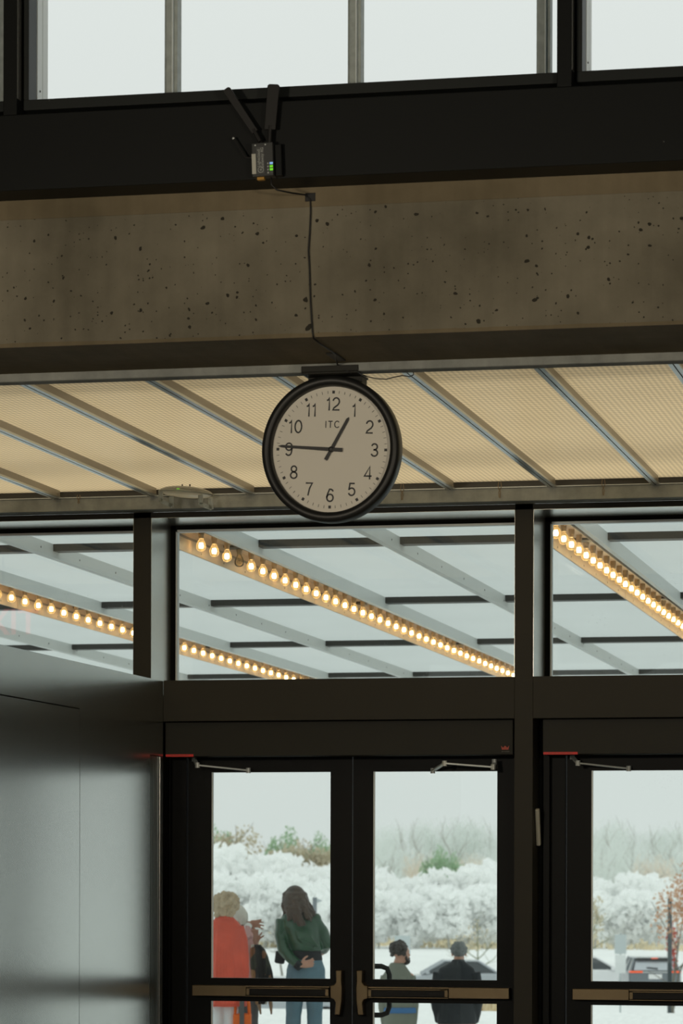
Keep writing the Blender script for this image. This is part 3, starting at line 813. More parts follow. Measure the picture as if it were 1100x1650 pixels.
# wire ties hanging over the lip
for k, (px, lab) in enumerate(((648, 'rusty wire tie just beside the clock rim on the soffit lip'), (805, 'rusty wire tie on the soffit lip straight above the dark mullion'), (972, 'rusty wire tie on the soffit lip above the third transom window'), (127, 'short rusty wire tie on the soffit lip near the clear plastic fitting'))):
    p = at_y(px, 790, 16.85)
    b = MB(); x = p.x; hgt = 0.035 if px != 127 else 0.012
    for s in (-1, 1):
        pts = [(x + s * 0.006, 16.846, 3.715 if px != 127 else 3.70), (x + s * 0.009, 16.845, 3.69), (x + s * 0.004, 16.844, 3.675), (x - s * 0.005, 16.844, 3.66), (x - s * 0.002, 16.844, 3.70 - 0.035 - hgt)]
        b.tube(pts, 0.0018, 6)
    o = b.build('wire_tie', M['wire']); tag(o, lab, 'wire tie', 'wire ties along the soffit lip')

# clear plastic oval fitting under the soffit
ec = at_y(300, 795, 16.72)
em = empty('oval_fitting', (ec.x, 16.72, ec.z))
tag(em, 'clear plastic oval fitting with two small U-shaped feet by the soffit lip', 'light fitting')
rxE = 44.5 / FPX * 17.3
prof = []
b = MB()
rings = []
for t in range(0, 9):
    a = t / 8 * PI / 2
    r, z = math.cos(a), math.sin(a) * 0.038
    rings.append([(rxE * max(r, 0.02) * math.cos(2 * PI * k / 48), 0.13 * max(r, 0.02) * math.sin(2 * PI * k / 48), z) for k in range(48)])
b.loft(rings, cap=False)
LEAN = Matrix.Rotation(math.radians(5.0), 4, 'Y')
bmesh.ops.transform(b.bm, matrix=LEAN, verts=b.bm.verts)
b.build('dome', M['acrylic'], em, smooth=True)
rim = MB().loft([[(rxE * q * math.cos(2 * PI * k / 48), 0.13 * q * math.sin(2 * PI * k / 48), z) for k in range(48)] for q, z in ((1.0, -0.006), (1.03, 0.0), (1.0, 0.006), (0.96, 0.0), (1.0, -0.006))], cap=False)
bmesh.ops.transform(rim.bm, matrix=LEAN, verts=rim.bm.verts)
rim.build('rim', M['acrylic_edge'], em, smooth=True)
def foot(pts):
    b = MB()
    q = [at_y(x, y, 16.66) - em.location for x, y in pts]
    for a_, c_ in zip(q, q[1:]):
        d = c_ - a_; mx = Matrix.Translation(a_) @ d.to_track_quat('X', 'Y').to_matrix().to_4x4()
        b.box(-0.004, d.length + 0.004, -0.012, 0.012, -0.006, 0.006, mx)
    b.build('foot', M['acrylic_edge'], em, bevel=0.002)
foot([(259, 791), (259, 807), (276, 815), (276, 801)])
foot([(323, 793), (323, 812), (340, 819), (339, 803)])
dfz = MB().loft([[(rxE * q * math.cos(2 * PI * k / 48), 0.13 * q * math.sin(2 * PI * k / 48), z) for k in range(48)] for q, z in ((0.95, 0.0), (0.8, -0.012), (0.4, -0.02), (0.02, -0.022))], cap=False)
bmesh.ops.transform(dfz.bm, matrix=LEAN, verts=dfz.bm.verts)
dfz.build('diffuser', M['diffuser'], em, smooth=True)
MB().box(-0.02, -0.006, -0.120, -0.117, 0.008, 0.013).build('green_reflection', M['led_green'], em)  # glowing green tab stands in for a reflection of the exit light
for dx in (-0.022, 0.02):
    MB().tube([(dx, 0, 0.037), (dx, 0, SP - ec.z - 0.001)], 0.004, 8).build('hanger_screw', M['rubber'], em)

# ------------------------------------------------------------------ canopy outside
SL = -0.0052
def zc(z, Y): return z + SL * (Y - 17.4)
CY0, CY1 = 17.05, 37.0
def slope_box(b, x0, x1, z0, z1, y0=CY0, y1=CY1):
    v = [b.bm.verts.new((x, y, zc(z, y))) for x in (x0, x1) for y in (y0, y1) for z in (z0, z1)]
    for f in ((0, 1, 3, 2), (4, 6, 7, 5), (0, 4, 5, 1), (2, 3, 7, 6), (0, 2, 6, 4), (1, 5, 7, 3)):
        b.bm.faces.new([v[i] for i in f])
    return b
canopy = structure(slope_box(MB(), XL - 3, XR, 3.685, 3.693, 17.32).build('roof_canopy', M['canopy_panel']))
STR = [-7.02, -4.885, -2.75, -0.615]
for x in (-8.3, -6.06, -5.95 + 2.07, -1.68, 0.5):
    f = slope_box(MB(), x - 0.022, x + 0.022, 3.60, 3.684, 17.5).build('batten', M['grey_fin'], canopy)
    for q in range(0, 18):
        MB().tube([(x + 0.0215, 18 + q * 0.8, zc(3.64, 18 + q * 0.8)), (x + 0.024, 18 + q * 0.8, zc(3.64, 18 + q * 0.8))], 0.006).build('screw', M['rubber'], f)
for y in (19.05, 22.85, 26.65, 30.45, 34.25):
    MB().box(XL - 3, XR, y, y + 0.12, zc(3.64, y), zc(3.684, y)).build('purlin', M['purlin'], canopy)
MB().box(XL - 3, XR, CY1, CY1 + 0.1, zc(3.58, CY1), zc(3.74, CY1)).build('edge_beam', M['grey_fin'], canopy)

# bulb strips
def make_bulb(lit=True):
    root = MB().lathe([(0.0135, 0.036), (0.015, 0.026), (0.024, 0.012), (0.030, -0.006), (0.0305, -0.018), (0.026, -0.032), (0.014, -0.041), (0.002, -0.043)], 16).build('bulb', M['bulb_glass'], None, smooth=True)
    s = MB()
    for k in range(4):
        a = PI / 2 * k
        s.tube([(0.008 * math.cos(a), 0.008 * math.sin(a), -0.024), (0.011 * math.cos(a + .3), 0.011 * math.sin(a + .3), -0.008), (0.007 * math.cos(a + .6), 0.007 * math.sin(a + .6), 0.008)], 0.0048 if lit else 0.0015, 6)
    s.build('filament', M['filament'] if lit else M['filament_off'], root, smooth=True)
    MB().lathe([(0.0145, 0.034), (0.016, 0.05), (0.018, 0.054), (0.018, 0.08)], 14).build('socket', M['socket'], root)
    return root
proto, proto_off = make_bulb(True), make_bulb(False)
BSP = 0.301
used = [False]
for si, sx in enumerate(STR[:3]):
    zb = 3.575
    lab = ('row of glowing bare bulbs outside seen through the first transom, behind the vestibule wall top',
           'row of glowing bare bulbs crossing the middle transom diagonally, one bulb unlit',
           'row of glowing bare bulbs outside seen through the transom beside the second mullion')[si]
    st = empty('bulb_strip', (sx, 17.6, zc(3.66, 17.6)))
    tag(st, lab, 'light strip', 'bulb strips under the outdoor canopy')
    Pm = Matrix.Translation(-st.location)
    def sput(b, name, m):
        bmesh.ops.transform(b.bm, matrix=Pm, verts=b.bm.verts)
        return b.build(name, m, st)
    seams = [17.6, 21.55, 25.5, 29.45, 33.4]
    for y0, y1 in zip(seams, seams[1:]):
        bd = sput(slope_box(MB(), sx - 0.078, sx - 0.070, 3.522, 3.665, y0 + 0.008, y1 - 0.008), 'side_board', M['tan_channel'])
        for q in range(7):
            yy = y0 + 0.4 + q * 0.53
            sc_ = MB().tube([(sx - 0.07, yy, zc(3.545, yy)), (sx - 0.0685, yy, zc(3.545, yy))], 0.006)
            sput(sc_, 'screw', M['rubber']).parent = bd
    sput(slope_box(MB(), sx - 0.070, sx + 0.075, 3.655, 3.665, 17.6, 33.4), 'socket_board', M['tan_channel'])
    sput(slope_box(MB(), sx - 0.069, sx - 0.062, 3.60, 3.612, 17.6, 33.4), 'wiring_rail', M['brown_channel'])
    sput(slope_box(MB(), sx + 0.075, sx + 0.080, 3.615, 3.665, 17.6, 33.4), 'channel_edge', M['brown_channel'])
    sput(slope_box(MB(), sx + 0.118, sx + 0.150, 3.60, 3.684, 17.5, 33.4), 'batten', M['grey_fin'])
    ph = {0: at_z(20, 961, 3.555).y, 1: at_z(326, 877, 3.570).y, 2: at_z(905, 866, 3.570).y}[si]
    y = ph - BSP * int((ph - 17.75) / BSP)
    i0 = 0
    if si == 1: y = ph
    while y < 32.8:
        src = proto
        if si == 1 and abs(y - (ph + 3 * BSP)) < 0.05: src = proto_off
        if src is proto and used[0] or src is proto_off and False:
            bu = tree_copy(src, st)
        else:
            bu = src; bu.parent = st
            if src is proto: used[0] = True
        bu.location = Vector((sx, y, zc(zb, y))) - st.location
        if src is proto_off: bu['label'] = 'unlit clear bulb'
        y += BSP

# ------------------------------------------------------------------ ground outside
gp = [(17.5, -0.03), (30, -0.10), (33.0, -0.10)]
for k in range(4): gp += [(33.0 + 0.32 * k, -0.10 - 0.18 * (k + 1)), (33.0 + 0.32 * (k + 1), -0.10 - 0.18 * (k + 1))]
gp += [(60, -0.84), (84, -2.8), (101.0, -2.8), (101.0, -2.66), (103.5, -2.66), (103.5, -2.8), (238, -2.8), (244, -2.75), (600, 1.0)]
b = MB()
for (y0, z0), (y1, z1) in zip(gp, gp[1:]):
    b.quad((-140, y0, z0), (140, y0, z0), (140, y1, z1), (-140, y1, z1))
bmesh.ops.remove_doubles(b.bm, verts=b.bm.verts, dist=0.0005)
structure(b.build('ground', M['pavement']))
structure(MB().box(-60, 60, 100.6, 101.0, -2.8, -2.62).build('curb', M['curb']))

# ------------------------------------------------------------------ figures
def solid(name, b, m, parent, voxel=0.008, smooth=3, noise=0.0, nscale=20.0):
    """fuse overlapping shapes into one continuous surface"""
    bmesh.ops.recalc_face_normals(b.bm, faces=b.bm.faces)
    me = bpy.data.meshes.new('raw'); b.bm.to_mesh(me); b.bm.free()
    o = bpy.data.objects.new('raw', me); C.objects.link(o)
    r = o.modifiers.new('fuse', 'REMESH'); r.mode = 'VOXEL'; r.voxel_size = voxel
    if smooth:
        q = o.modifiers.new('smooth', 'SMOOTH'); q.iterations = smooth; q.factor = 0.5
    dg = bpy.context.evaluated_depsgraph_get()
    me2 = bpy.data.meshes.new_from_object(o.evaluated_get(dg))
    bpy.data.objects.remove(o); bpy.data.meshes.remove(me)
    if noise:
        me2.update()
        nrm = [v.normal.copy() for v in me2.vertices]
        for v, nn in zip(me2.vertices, nrm):
            v.co += nn * noise * mnoise.noise(v.co * nscale)
    for p in me2.polygons: p.use_smooth = True
    me2.materials.clear(); me2.materials.append(m); me2.name = name
    o = bpy.data.objects.new(name, me2); C.objects.link(o)
    if parent is not None: o.parent = parent
    return o

def hand_shape(b, wrist, d, side, nrm, L=0.18, spread=0.12, curl=0.25, thumb=1):
    """palm, four unequal bent fingers and a thumb off the side of the palm; d = pointing direction, side = across the palm towards the thumb"""
    wrist, d = Vector(wrist), Vector(d).normalized()
    side = Vector(side); side = (side - d * side.dot(d)).normalized()
    nrm = d.cross(side) if nrm is None else Vector(nrm)
    rot = Matrix((side, d, side.cross(d))).transposed().to_euler()
    b.tube([wrist - d * 0.03, wrist + d * 0.01], [0.026, 0.027], 10)
    pc = wrist + d * L * 0.26
    b.ell(pc, (0.040, L * 0.30, 0.017), Euler(rot))
    for i, (o_, l_) in enumerate(((0.030, 0.40), (0.010, 0.45), (-0.011, 0.42), (-0.030, 0.33))):
        fd = (d + side * (o_ * spread / 0.03)).normalized()
        p0 = wrist + d * L * 0.44 + side * o_
        p1 = p0 + fd * L * l_ * 0.45
        f2 = (fd + nrm * curl).normalized(); p2 = p1 + f2 * L * l_ * 0.32
        f3 = (fd + nrm * curl * 2).normalized(); p3 = p2 + f3 * L * l_ * 0.26
        b.tube([p0 - d * 0.02, p0, p1, p2, p3], [0.0095, 0.0095, 0.009, 0.0085, 0.0075], 8)
    t0 = wrist + d * L * 0.14 + side * 0.026
    t1 = t0 + (d * 0.6 + side * 0.8 * 1).normalized() * 0.036
    t2 = t1 + (d * 0.9 + side * 0.35 + nrm * 0.3).normalized() * 0.032
    t3 = t2 + (d + side * 0.1 + nrm * 0.3).normalized() * 0.022
    b.tube([t0 - side * 0.015, t0, t1, t2, t3], [0.014, 0.013, 0.0115, 0.0105, 0.009], 8)

def head_shape(b, c, face, r=1.0):
    """skull, jaw, nose, ears, brow, lips; face = direction the face looks"""
    c, f = Vector(c), Vector(face).normalized()
    up = Vector((0, 0, 1)); sd = f.cross(up).normalized(); up = sd.cross(f)
    e = Matrix((sd, f, up)).transposed().to_euler()
    P = lambda x, y, z: c + (sd * x + f * y + up * z) * r
    b.ell(P(0, -0.012, 0.025), (0.074 * r, 0.092 * r, 0.088 * r), e, 3)
    b.ell(P(0, 0.022, -0.045), (0.056 * r, 0.062 * r, 0.068 * r), e, 3)
    b.ell(P(0, 0.060, -0.088), (0.024 * r, 0.020 * r, 0.020 * r), e)
    b.tube([P(0, 0.080, 0.012), P(0, 0.100, -0.022), P(0, 0.088, -0.034)], [0.009 * r, 0.014 * r, 0.012 * r], 8)
    b.ell(P(0, 0.080, -0.062), (0.022 * r, 0.010 * r, 0.006 * r), e); b.ell(P(0, 0.078, -0.073), (0.020 * r, 0.010 * r, 0.007 * r), e)
    b.ell(P(0, 0.070, 0.028), (0.052 * r, 0.016 * r, 0.010 * r), e)
    for s in (-1, 1):
        b.ell(P(s * 0.075, -0.008, -0.012), (0.010 * r, 0.020 * r, 0.033 * r), e)
        b.ell(P(s * 0.030, 0.070, 0.008), (0.014 * r, 0.010 * r, 0.009 * r), e)
def shoe(b, ankle, d=(0, 1, 0)):
    a = Vector(ankle); d = Vector(d)
    b.tube([Vector((a.x, a.y, 0.045)) - d * 0.05, Vector((a.x, a.y, 0.042)) + d * 0.06, Vector((a.x, a.y, 0.032)) + d * 0.17], [0.044, 0.046, 0.032], 10)
    b.tube([Vector((a.x, a.y, 0.05)), Vector((a.x, a.y, 0.12))], [0.04, 0.042], 10)

class Person:
    def __init__(s, px, dep, zg, label):
        s.m = dep / FPX; s.xc = px; s.zg = zg; s.dep = dep
        p = at_dep(px, 1420, dep)
        s.root = empty('person', (p.x, p.y, zg), YAW)
        tag(s.root, label, 'person')
    def __call__(s, x, y, dy=0.0):
        return Vector(((x - s.xc) * s.m, dy, EYE - (y - 1420) * s.m - s.zg))

M['green_leather'] = mat('green_leather', (0.010, 0.058, 0.024), 0.28, 0, 0.25, 6, bump=0.35, bscale=9, coat=0.3)
M['black_cloth'] = mat('black_cloth', (0.010, 0.011, 0.014), 0.8)
M['jeans'] = mat('washed_blue_denim', (0.11, 0.19, 0.24), 0.8, 0, 0.25, 9, bump=0.3, bscale=12)
M['hair_brown'] = mat('long_brown_hair', (0.055, 0.032, 0.019), 0.4, 0, 0.5, 14)
M['hair_blond'] = mat('curly_blond_hair', (0.46, 0.36, 0.24), 0.6, 0, 0.4, 25)
M['hair_white'] = mat('white_hair', (0.62, 0.60, 0.54), 0.6, 0, 0.15, 20)
M['hair_dark'] = mat('dark_hair', (0.028, 0.020, 0.015), 0.55, 0, 0.4, 25)
M['hair_grey'] = mat('grey_hair', (0.13, 0.14, 0.14), 0.6, 0, 0.45, 30)
M['red_coat'] = mat('red_orange_coat', (0.62, 0.085, 0.045), 0.6, 0, 0.3, 6, bump=0.5, bscale=7)
M['white_trousers'] = mat('white_trousers', (0.72, 0.74, 0.76), 0.8, 0, 0.08, 8)
M['pink_blouse'] = mat('pale_pink_blouse', (0.56, 0.33, 0.32), 0.8, 0, 0.15, 8, bump=0.4, bscale=10)
M['white_cuff'] = mat('white_cuff', (0.75, 0.75, 0.74), 0.8)
M['sage_jacket'] = mat('sage_jacket', (0.19, 0.205, 0.165), 0.8, 0, 0.15, 7, bump=0.4, bscale=9)
M['blue_band'] = mat('blue_band', (0.05, 0.16, 0.36), 0.7)
M['navy_jacket'] = mat('dark_navy_jacket', (0.012, 0.016, 0.020), 0.75, 0, 0.1, 8, bump=0.3, bscale=8)
M['khaki'] = mat('khaki_trousers', (0.30, 0.20, 0.13), 0.8)
M['grey_trousers'] = mat('grey_trousers', (0.10, 0.10, 0.10), 0.8)
M['shoe'] = mat('dark_shoe', (0.02, 0.02, 0.02), 0.5)
M['orange_canvas'] = mat('orange_canvas', (0.72, 0.13, 0.012), 0.7, 0, 0.12, 7)

def legs_of(p, hips, knees, ankles, r=(0.085, 0.062, 0.045)):
    b = MB()
    for h, k, a in zip(hips, knees, ankles):
        b.tube([h, h.lerp(k, 0.5), k, k.lerp(a, 0.35), a], [r[0], r[0] * 0.88, r[1], r[1] * 0.98, r[2]], 14)
    return b
def body_of(p, head_c, face, neck, chest, waist, hip, arms, hips, knees, ankles, hands, skin, sc=1.0, w=1.0):
    b = MB()
    head_shape(b, head_c, face, sc)
    b.tube([neck + Vector((0, 0, -0.08)), neck, Vector(head_c) - Vector(face).normalized() * 0.01 + Vector((0, 0, -0.03))], [0.065, 0.054, 0.052], 14)
    b.eloft([(*(hip - Vector((0, 0, 0.08))), 0.12 * w, 0.09), (*hip, 0.165 * w, 0.11), (*waist, 0.13 * w, 0.09), (*chest, 0.165 * w, 0.10), (*(chest + Vector((0, 0, 0.12))), 0.16 * w, 0.08), (*(neck - Vector((0, 0, 0.04))), 0.07, 0.055)])
    for a in arms:
        b.tube(a, [0.042, 0.036, 0.026], 12)
    for h in hands: hand_shape(b, **h)
    for h, k, a in zip(hips, knees, ankles):
        b.tube([h, h.lerp(k, 0.5), k, k.lerp(a, 0.35), a, Vector((a.x, a.y, 0.05))], [0.08, 0.07, 0.052, 0.052, 0.036, 0.035], 12)
        b.tube([Vector((a.x, a.y - 0.03, 0.045)), Vector((a.x, a.y + 0.14, 0.03))], [0.035, 0.028], 10)
    return solid('body', b, skin, p.root, 0.0065, 3)

GZ = -0.10
# --- woman in the green jacket
p = Person(490, 31.3, GZ, 'person with long brown hair in a green leather jacket, one hand behind the back')
up = Vector((0, 0, 1))
hips = [p(477, 1574), p(507, 1574)]; knees = [p(473, 1642, .02), p(507, 1642, .02)]; ank = [Vector((p(472, 1690).x, 0, 0.09)), Vector((p(509, 1690).x, 0, 0.09))]
elb, wri = p(457, 1531, -0.06), p(481, 1555, -0.17)
body_of(p, p(475, 1448), (-0.25, 1, -0.15), p(478, 1468), p(484, 1500), p(489, 1535), p(493, 1562),
        [[p(455, 1482), elb, wri], [p(505, 1484), p(526, 1524, 0.02), p(517, 1536, 0.20)]], hips, knees, ank,
        [dict(wrist=wri + Vector((0.02, -0.005, 0.004)), d=(1, -0.1, 0.16), side=(0, -0.25, 1), nrm=Vector((0, -0.6, 0.8)), L=0.165, curl=0.35),
         dict(wrist=p(517, 1536, 0.20), d=(-0.6, 0.8, 0), side=(0, 0, 1), nrm=Vector((-0.7, -0.7, 0)), L=0.165, curl=0.6)], M['skin'], 1.0, 0.92)
b = MB()
b.eloft([(*p(494, 1532), 0.162, 0.125), (*p(490, 1516), 0.165, 0.125), (*p(484, 1494), 0.195, 0.13), (*p(481, 1482), 0.185, 0.115), (*p(480, 1472), 0.14, 0.085), (*p(479, 1467), 0.075, 0.07)], 32)
b.tube([p(456, 1482), p(453, 1508, -0.02), elb, p(470, 1545, -0.12), p(480, 1554, -0.165)], [0.07, 0.062, 0.058, 0.052, 0.046], 16)
b.ell(p(508, 1481), (0.065, 0.065, 0.06))
b.tube([p(507, 1482), p(520, 1504), p(527, 1522, 0.01), p(521, 1531, 0.12)], [0.06, 0.064, 0.058, 0.05], 16)
for k in range(7):
    b.tube([p(476 + k * 4, 1496 + k * 2, -0.12), p(482 + k * 5, 1512 + k * 2, -0.135), p(494 + k * 3.4, 1526, -0.118)], [0.006, 0.013, 0.006], 8)
for k in range(4):
    b.tube([p(451 + k, 1498 + k * 9, -0.055 - k * .01), p(458 + k, 1502 + k * 9, -0.075 - k * .012)], [0.008, 0.012], 8)
b.tube([p(466, 1477, -0.06), p(480, 1471, -0.085), p(494, 1475, -0.06)], [0.022, 0.026, 0.022], 10)
jk = solid('jacket', b, M['green_leather'], p.root, 0.008, 3, 0.006, 14)
solid('cuff', MB().tube([p(478, 1552, -0.155), p(485, 1558, -0.18)], [0.047, 0.045], 14), M['black_cloth'], jk, 0.007, 2)
b = MB().eloft([(*p(494, 1548), 0.158, 0.115), (*p(493, 1540), 0.156, 0.115), (*p(492, 1530), 0.150, 0.115)], 28)
solid('black_top', b, M['black_cloth'], p.root, 0.008, 2)
b = legs_of(p, hips, knees, ank, (0.098, 0.075, 0.066))
b.eloft([(*p(493, 1596), 0.12, 0.11), (*p(493, 1580), 0.192, 0.14), (*p(493, 1562), 0.186, 0.135), (*p(493, 1546), 0.158, 0.115)], 28)
jn = solid('jeans', b, M['jeans'], p.root, 0.008, 3, 0.005, 16)
b = MB(); [shoe(b, a) for a in ank]; solid('shoes', b, M['shoe'], p.root, 0.008, 2)
b = MB()                                                     # long wavy hair
b.ell(p(475, 1445, -0.01), (0.105, 0.108, 0.112), sub=3)
rnd = random.Random(3)
for k in range(110):
    a = PI * (0.02 + 0.96 * rnd.random()); x0 = 475 + 17 * math.cos(a) * (0.9 + .2 * rnd.random())
    dy = -0.105 * math.sin(a) - 0.01
    end = 1497 - 18 * abs(math.cos(a)) - 9 * rnd.random()
    dr = (7 + 10 * rnd.random()) * (1 if rnd.random() < .8 else -.3)
    pts = [p(475 + (x0 - 475) * 0.3, 1430, dy * 0.35)]
    for t in range(7):
        f = t / 6
        yv = 1441 + (end - 1441) * f
        xx = x0 + dr * f * f * (1.1 if x0 > 468 else 0.7) + 1.6 * math.sin(f * 9 + k)
        pts.append(p(xx, yv, dy - 0.03 * math.sin(f * PI) - 0.02 * f + 0.008 * math.sin(f * 11 + k * 2)))
    b.tube(pts, [0.012, 0.014, 0.016, 0.017, 0.016, 0.015, 0.012, 0.004], 6)
solid('hair', b, M['hair_brown'], p.root, 0.0065, 1)
# the bag she carries on the far hip
b = MB(); q = p(452, 1543, 0.05)
bag = MB().box(-0.05, 0.05, -0.035, 0.035, -0.065, 0.055).build('shoulder_bag', M['black_cloth'], bevel=0.02)
bag.location = p.root.matrix_basis @ Vector((q.x - 0.005, 0.16, q.z)); bag.rotation_euler = (0, 0.15, YAW)
MB().box(-0.05, 0.05, -0.04, -0.034, 0.0, 0.055).build('flap', M['shoe'], bag, bevel=0.004)
MB().tube([(-0.03, 0, 0.05), (0.03, 0.01, 0.18), (0.14, 0.03, 0.32)], 0.008).build('strap', M['shoe'], bag)
tag(bag, 'small black shoulder bag at the hip of the person in the green jacket', 'bag')

# --- woman in the red coat
p = Person(362, 31.0, GZ, 'person with curly blond hair in a red-orange coat and white trousers')
hips = [p(350, 1585), p(372, 1585)]; knees = [p(350, 1645), p(373, 1645)]; ank = [Vector((p(350, 1690).x, 0, 0.09)), Vector((p(374, 1690).x, 0, 0.09))]
body_of(p, p(364, 1462), (0.55, 1, -0.1), p(362, 1480), p(362, 1515), p(362, 1548), p(362, 1576),
        [[p(340, 1494), p(332, 1540), p(334, 1582, 0.06)], [p(383, 1493), p(391, 1540), p(391, 1586, 0.03)]], hips, knees, ank,
        [dict(wrist=p(334, 1582, 0.06), d=(0, 0.2, -1), side=(0, 1, 0), nrm=Vector((1, 0, 0)), L=0.165, curl=0.4),
         dict(wrist=p(391, 1588, 0.03), d=(0, 0.1, -1), side=(0, 1, 0), nrm=Vector((-1, 0, 0)), L=0.165, curl=1.1)], M['skin'], 1.0, 0.95)
b = MB()
b.eloft([(*p(364, 1622), 0.205, 0.165), (*p(363, 1600), 0.205, 0.165), (*p(362, 1560), 0.185, 0.15), (*p(361, 1520), 0.185, 0.14), (*p(361, 1496), 0.19, 0.12), (*p(362, 1485), 0.13, 0.09), (*p(362, 1477), 0.075, 0.07)], 32)
b.tube([p(342, 1495), p(335, 1530), p(333, 1560, 0.03), p(334, 1580, 0.05)], [0.076, 0.07, 0.066, 0.058], 16)
b.tube([p(381, 1494), p(387, 1520), p(391, 1550), p(391, 1585, 0.03)], [0.078, 0.074, 0.068, 0.058], 16)
b.tube([p(348, 1482, -0.05), p(362, 1478, -0.085), p(377, 1483, -0.05)], [0.024, 0.03, 0.024], 10)
for k in range(6):
    b.tube([p(352 + k * 4, 1500 + 4 * k, -0.12), p(350 + k * 5, 1560, -0.145), p(350 + k * 5.5, 1618, -0.158)], [0.008, 0.024, 0.020], 8)
solid('coat', b, M['red_coat'], p.root, 0.008, 2, 0.008, 10)
solid('trousers', legs_of(p, hips, knees, ank, (0.085, 0.068, 0.058)), M['white_trousers'], p.root, 0.008, 3, 0.004, 15)
b = MB(); [shoe(b, a) for a in ank]; solid('shoes', b, M['shoe'], p.root, 0.008, 2)
b = MB(); b.ell(p(363, 1457, -0.015), (0.115, 0.105, 0.11), sub=3)
for k in range(150):
    a, e = 2 * PI * rnd.random(), math.asin(1.6 * rnd.random() - 0.65)
    d = Vector((math.cos(a) * math.cos(e), math.sin(a) * math.cos(e), math.sin(e)))
    if d.y > 0.45 and d.z < 0.5: continue
    b.ell(p(363, 1457, -0.015) + Vector((d.x * 0.118, d.y * 0.108, d.z * 0.108)), (0.014 + .022 * rnd.random(),) * 3, sub=1)
for k in range(30):
    b.ell(p(349 + 28 * rnd.random(), 1464 + 12 * rnd.random(), -0.07 - .03 * rnd.random()), (0.022 + .01 * rnd.random(),) * 3, sub=1)
solid('hair', b, M['hair_blond'], p.root, 0.006, 1, 0.005, 60)

# orange tote carried beside the coat
q = p(391, 1642, -0.02)
tote = MB().loft([[(-0.085 * s, -0.14, z), (0.085 * s, -0.14, z), (0.085 * s, 0.14, z), (-0.085 * s, 0.14, z)] for s, z in ((0.85, -0.27), (1.0, -0.24), (1.0, 0.04), (0.96, 0.05))]).build('tote_bag', M['orange_canvas'], bevel=0.01)
tote.location = p.root.matrix_basis @ q; tote.rotation_euler = (0, 0, YAW)
top = 0.05 + 0.30
for s in (-1, 1):
    MB().tube([(s * 0.07, -0.09, 0.0), (s * 0.062, -0.08, 0.14), (s * 0.02, -0.03, top), (s * 0.02, 0.03, top), (s * 0.062, 0.08, 0.14), (s * 0.07, 0.09, 0.0)], [0.014] * 6, 8).build('handle', M['orange_canvas'], tote)
MB().box(-0.022, 0.022, -0.15, -0.14, -0.2, 0.24).build('dark_strap', M['grey_trousers'], tote)
tag(tote, 'orange tote bag hanging low beside the red-orange coat', 'bag')

# --- woman in pink, gesturing
p = Person(396, 31.9, GZ, 'person with white hair in a pink blouse gesturing with both hands')
hips = [p(388, 1578), p(406, 1578)]; knees = [p(388, 1645), p(406, 1645)]; ank = [Vector((p(388, 1690).x, 0, 0.09)), Vector((p(407, 1690).x, 0, 0.09))]
w1, w2 = p(401, 1489, 0.0), p(409, 1521, -0.03)
body_of(p, p(382, 1479), (0.35, 1, 0), p(385, 1492), p(393, 1518), p(397, 1548), p(398, 1572),
        [[p(404, 1503), p(394, 1512, -0.16), w1], [p(380, 1503, .05), p(398, 1534, -0.05), w2]], hips, knees, ank,
        [dict(wrist=w1, d=(1, 0.05, 0.02), side=(0.1, -0.3, -0.9), nrm=Vector((0, 0, -1)), L=0.17, curl=0.12, spread=0.3),
         dict(wrist=w2, d=(0.45, 0, 0.9), side=(-0.9, 0, 0.35), nrm=Vector((0, 1, 0)), L=0.165, curl=0.1, spread=0.55)], M['skin_tan'], 0.95, 0.9)
b = MB()
b.eloft([(*p(400, 1592), 0.125, 0.12), (*p(399, 1570), 0.12, 0.12), (*p(397, 1545), 0.105, 0.11), (*p(394, 1518), 0.12, 0.12), (*p(391, 1502), 0.125, 0.10), (*p(387, 1492), 0.065, 0.06)], 28)
b.tube([p(402, 1504), p(398, 1510, -0.08), p(394, 1512, -0.155), p(399, 1496, -0.05)], [0.06, 0.056, 0.052, 0.042], 14)
b.tube([p(382, 1504, .03), p(392, 1522, 0), p(399, 1533, -0.05), p(405, 1526, -0.04)], [0.058, 0.054, 0.048, 0.042], 14)
bl = solid('blouse', b, M['pink_blouse'], p.root, 0.008, 2, 0.005, 14)
solid('cuff', MB().tube([p(395, 1503, -0.09), p(400.5, 1491, -0.01)], [0.046, 0.040], 14), M['white_cuff'], bl, 0.007, 2)
solid('trousers', legs_of(p, hips, knees, ank, (0.085, 0.065, 0.055)), M['grey_trousers'], p.root, 0.009, 3)
b = MB(); [shoe(b, a) for a in ank]; solid('shoes', b, M['shoe'], p.root, 0.008, 2)
b = MB(); b.ell(p(382, 1474, -0.015), (0.098, 0.105, 0.10), sub=3)
for k in range(40):
    a = 2 * PI * rnd.random(); 
    if math.sin(a) > 0.5: continue
    b.tube([p(382 + 15 * math.cos(a), 1470, 0.09 * math.sin(a)), p(382 + 16 * math.cos(a), 1482, 0.10 * math.sin(a)), p(382 + 14 * math.cos(a), 1491, 0.09 * math.sin(a))], [0.014, 0.014, 0.006], 6)
solid('hair', b, M['hair_white'], p.root, 0.007, 1)

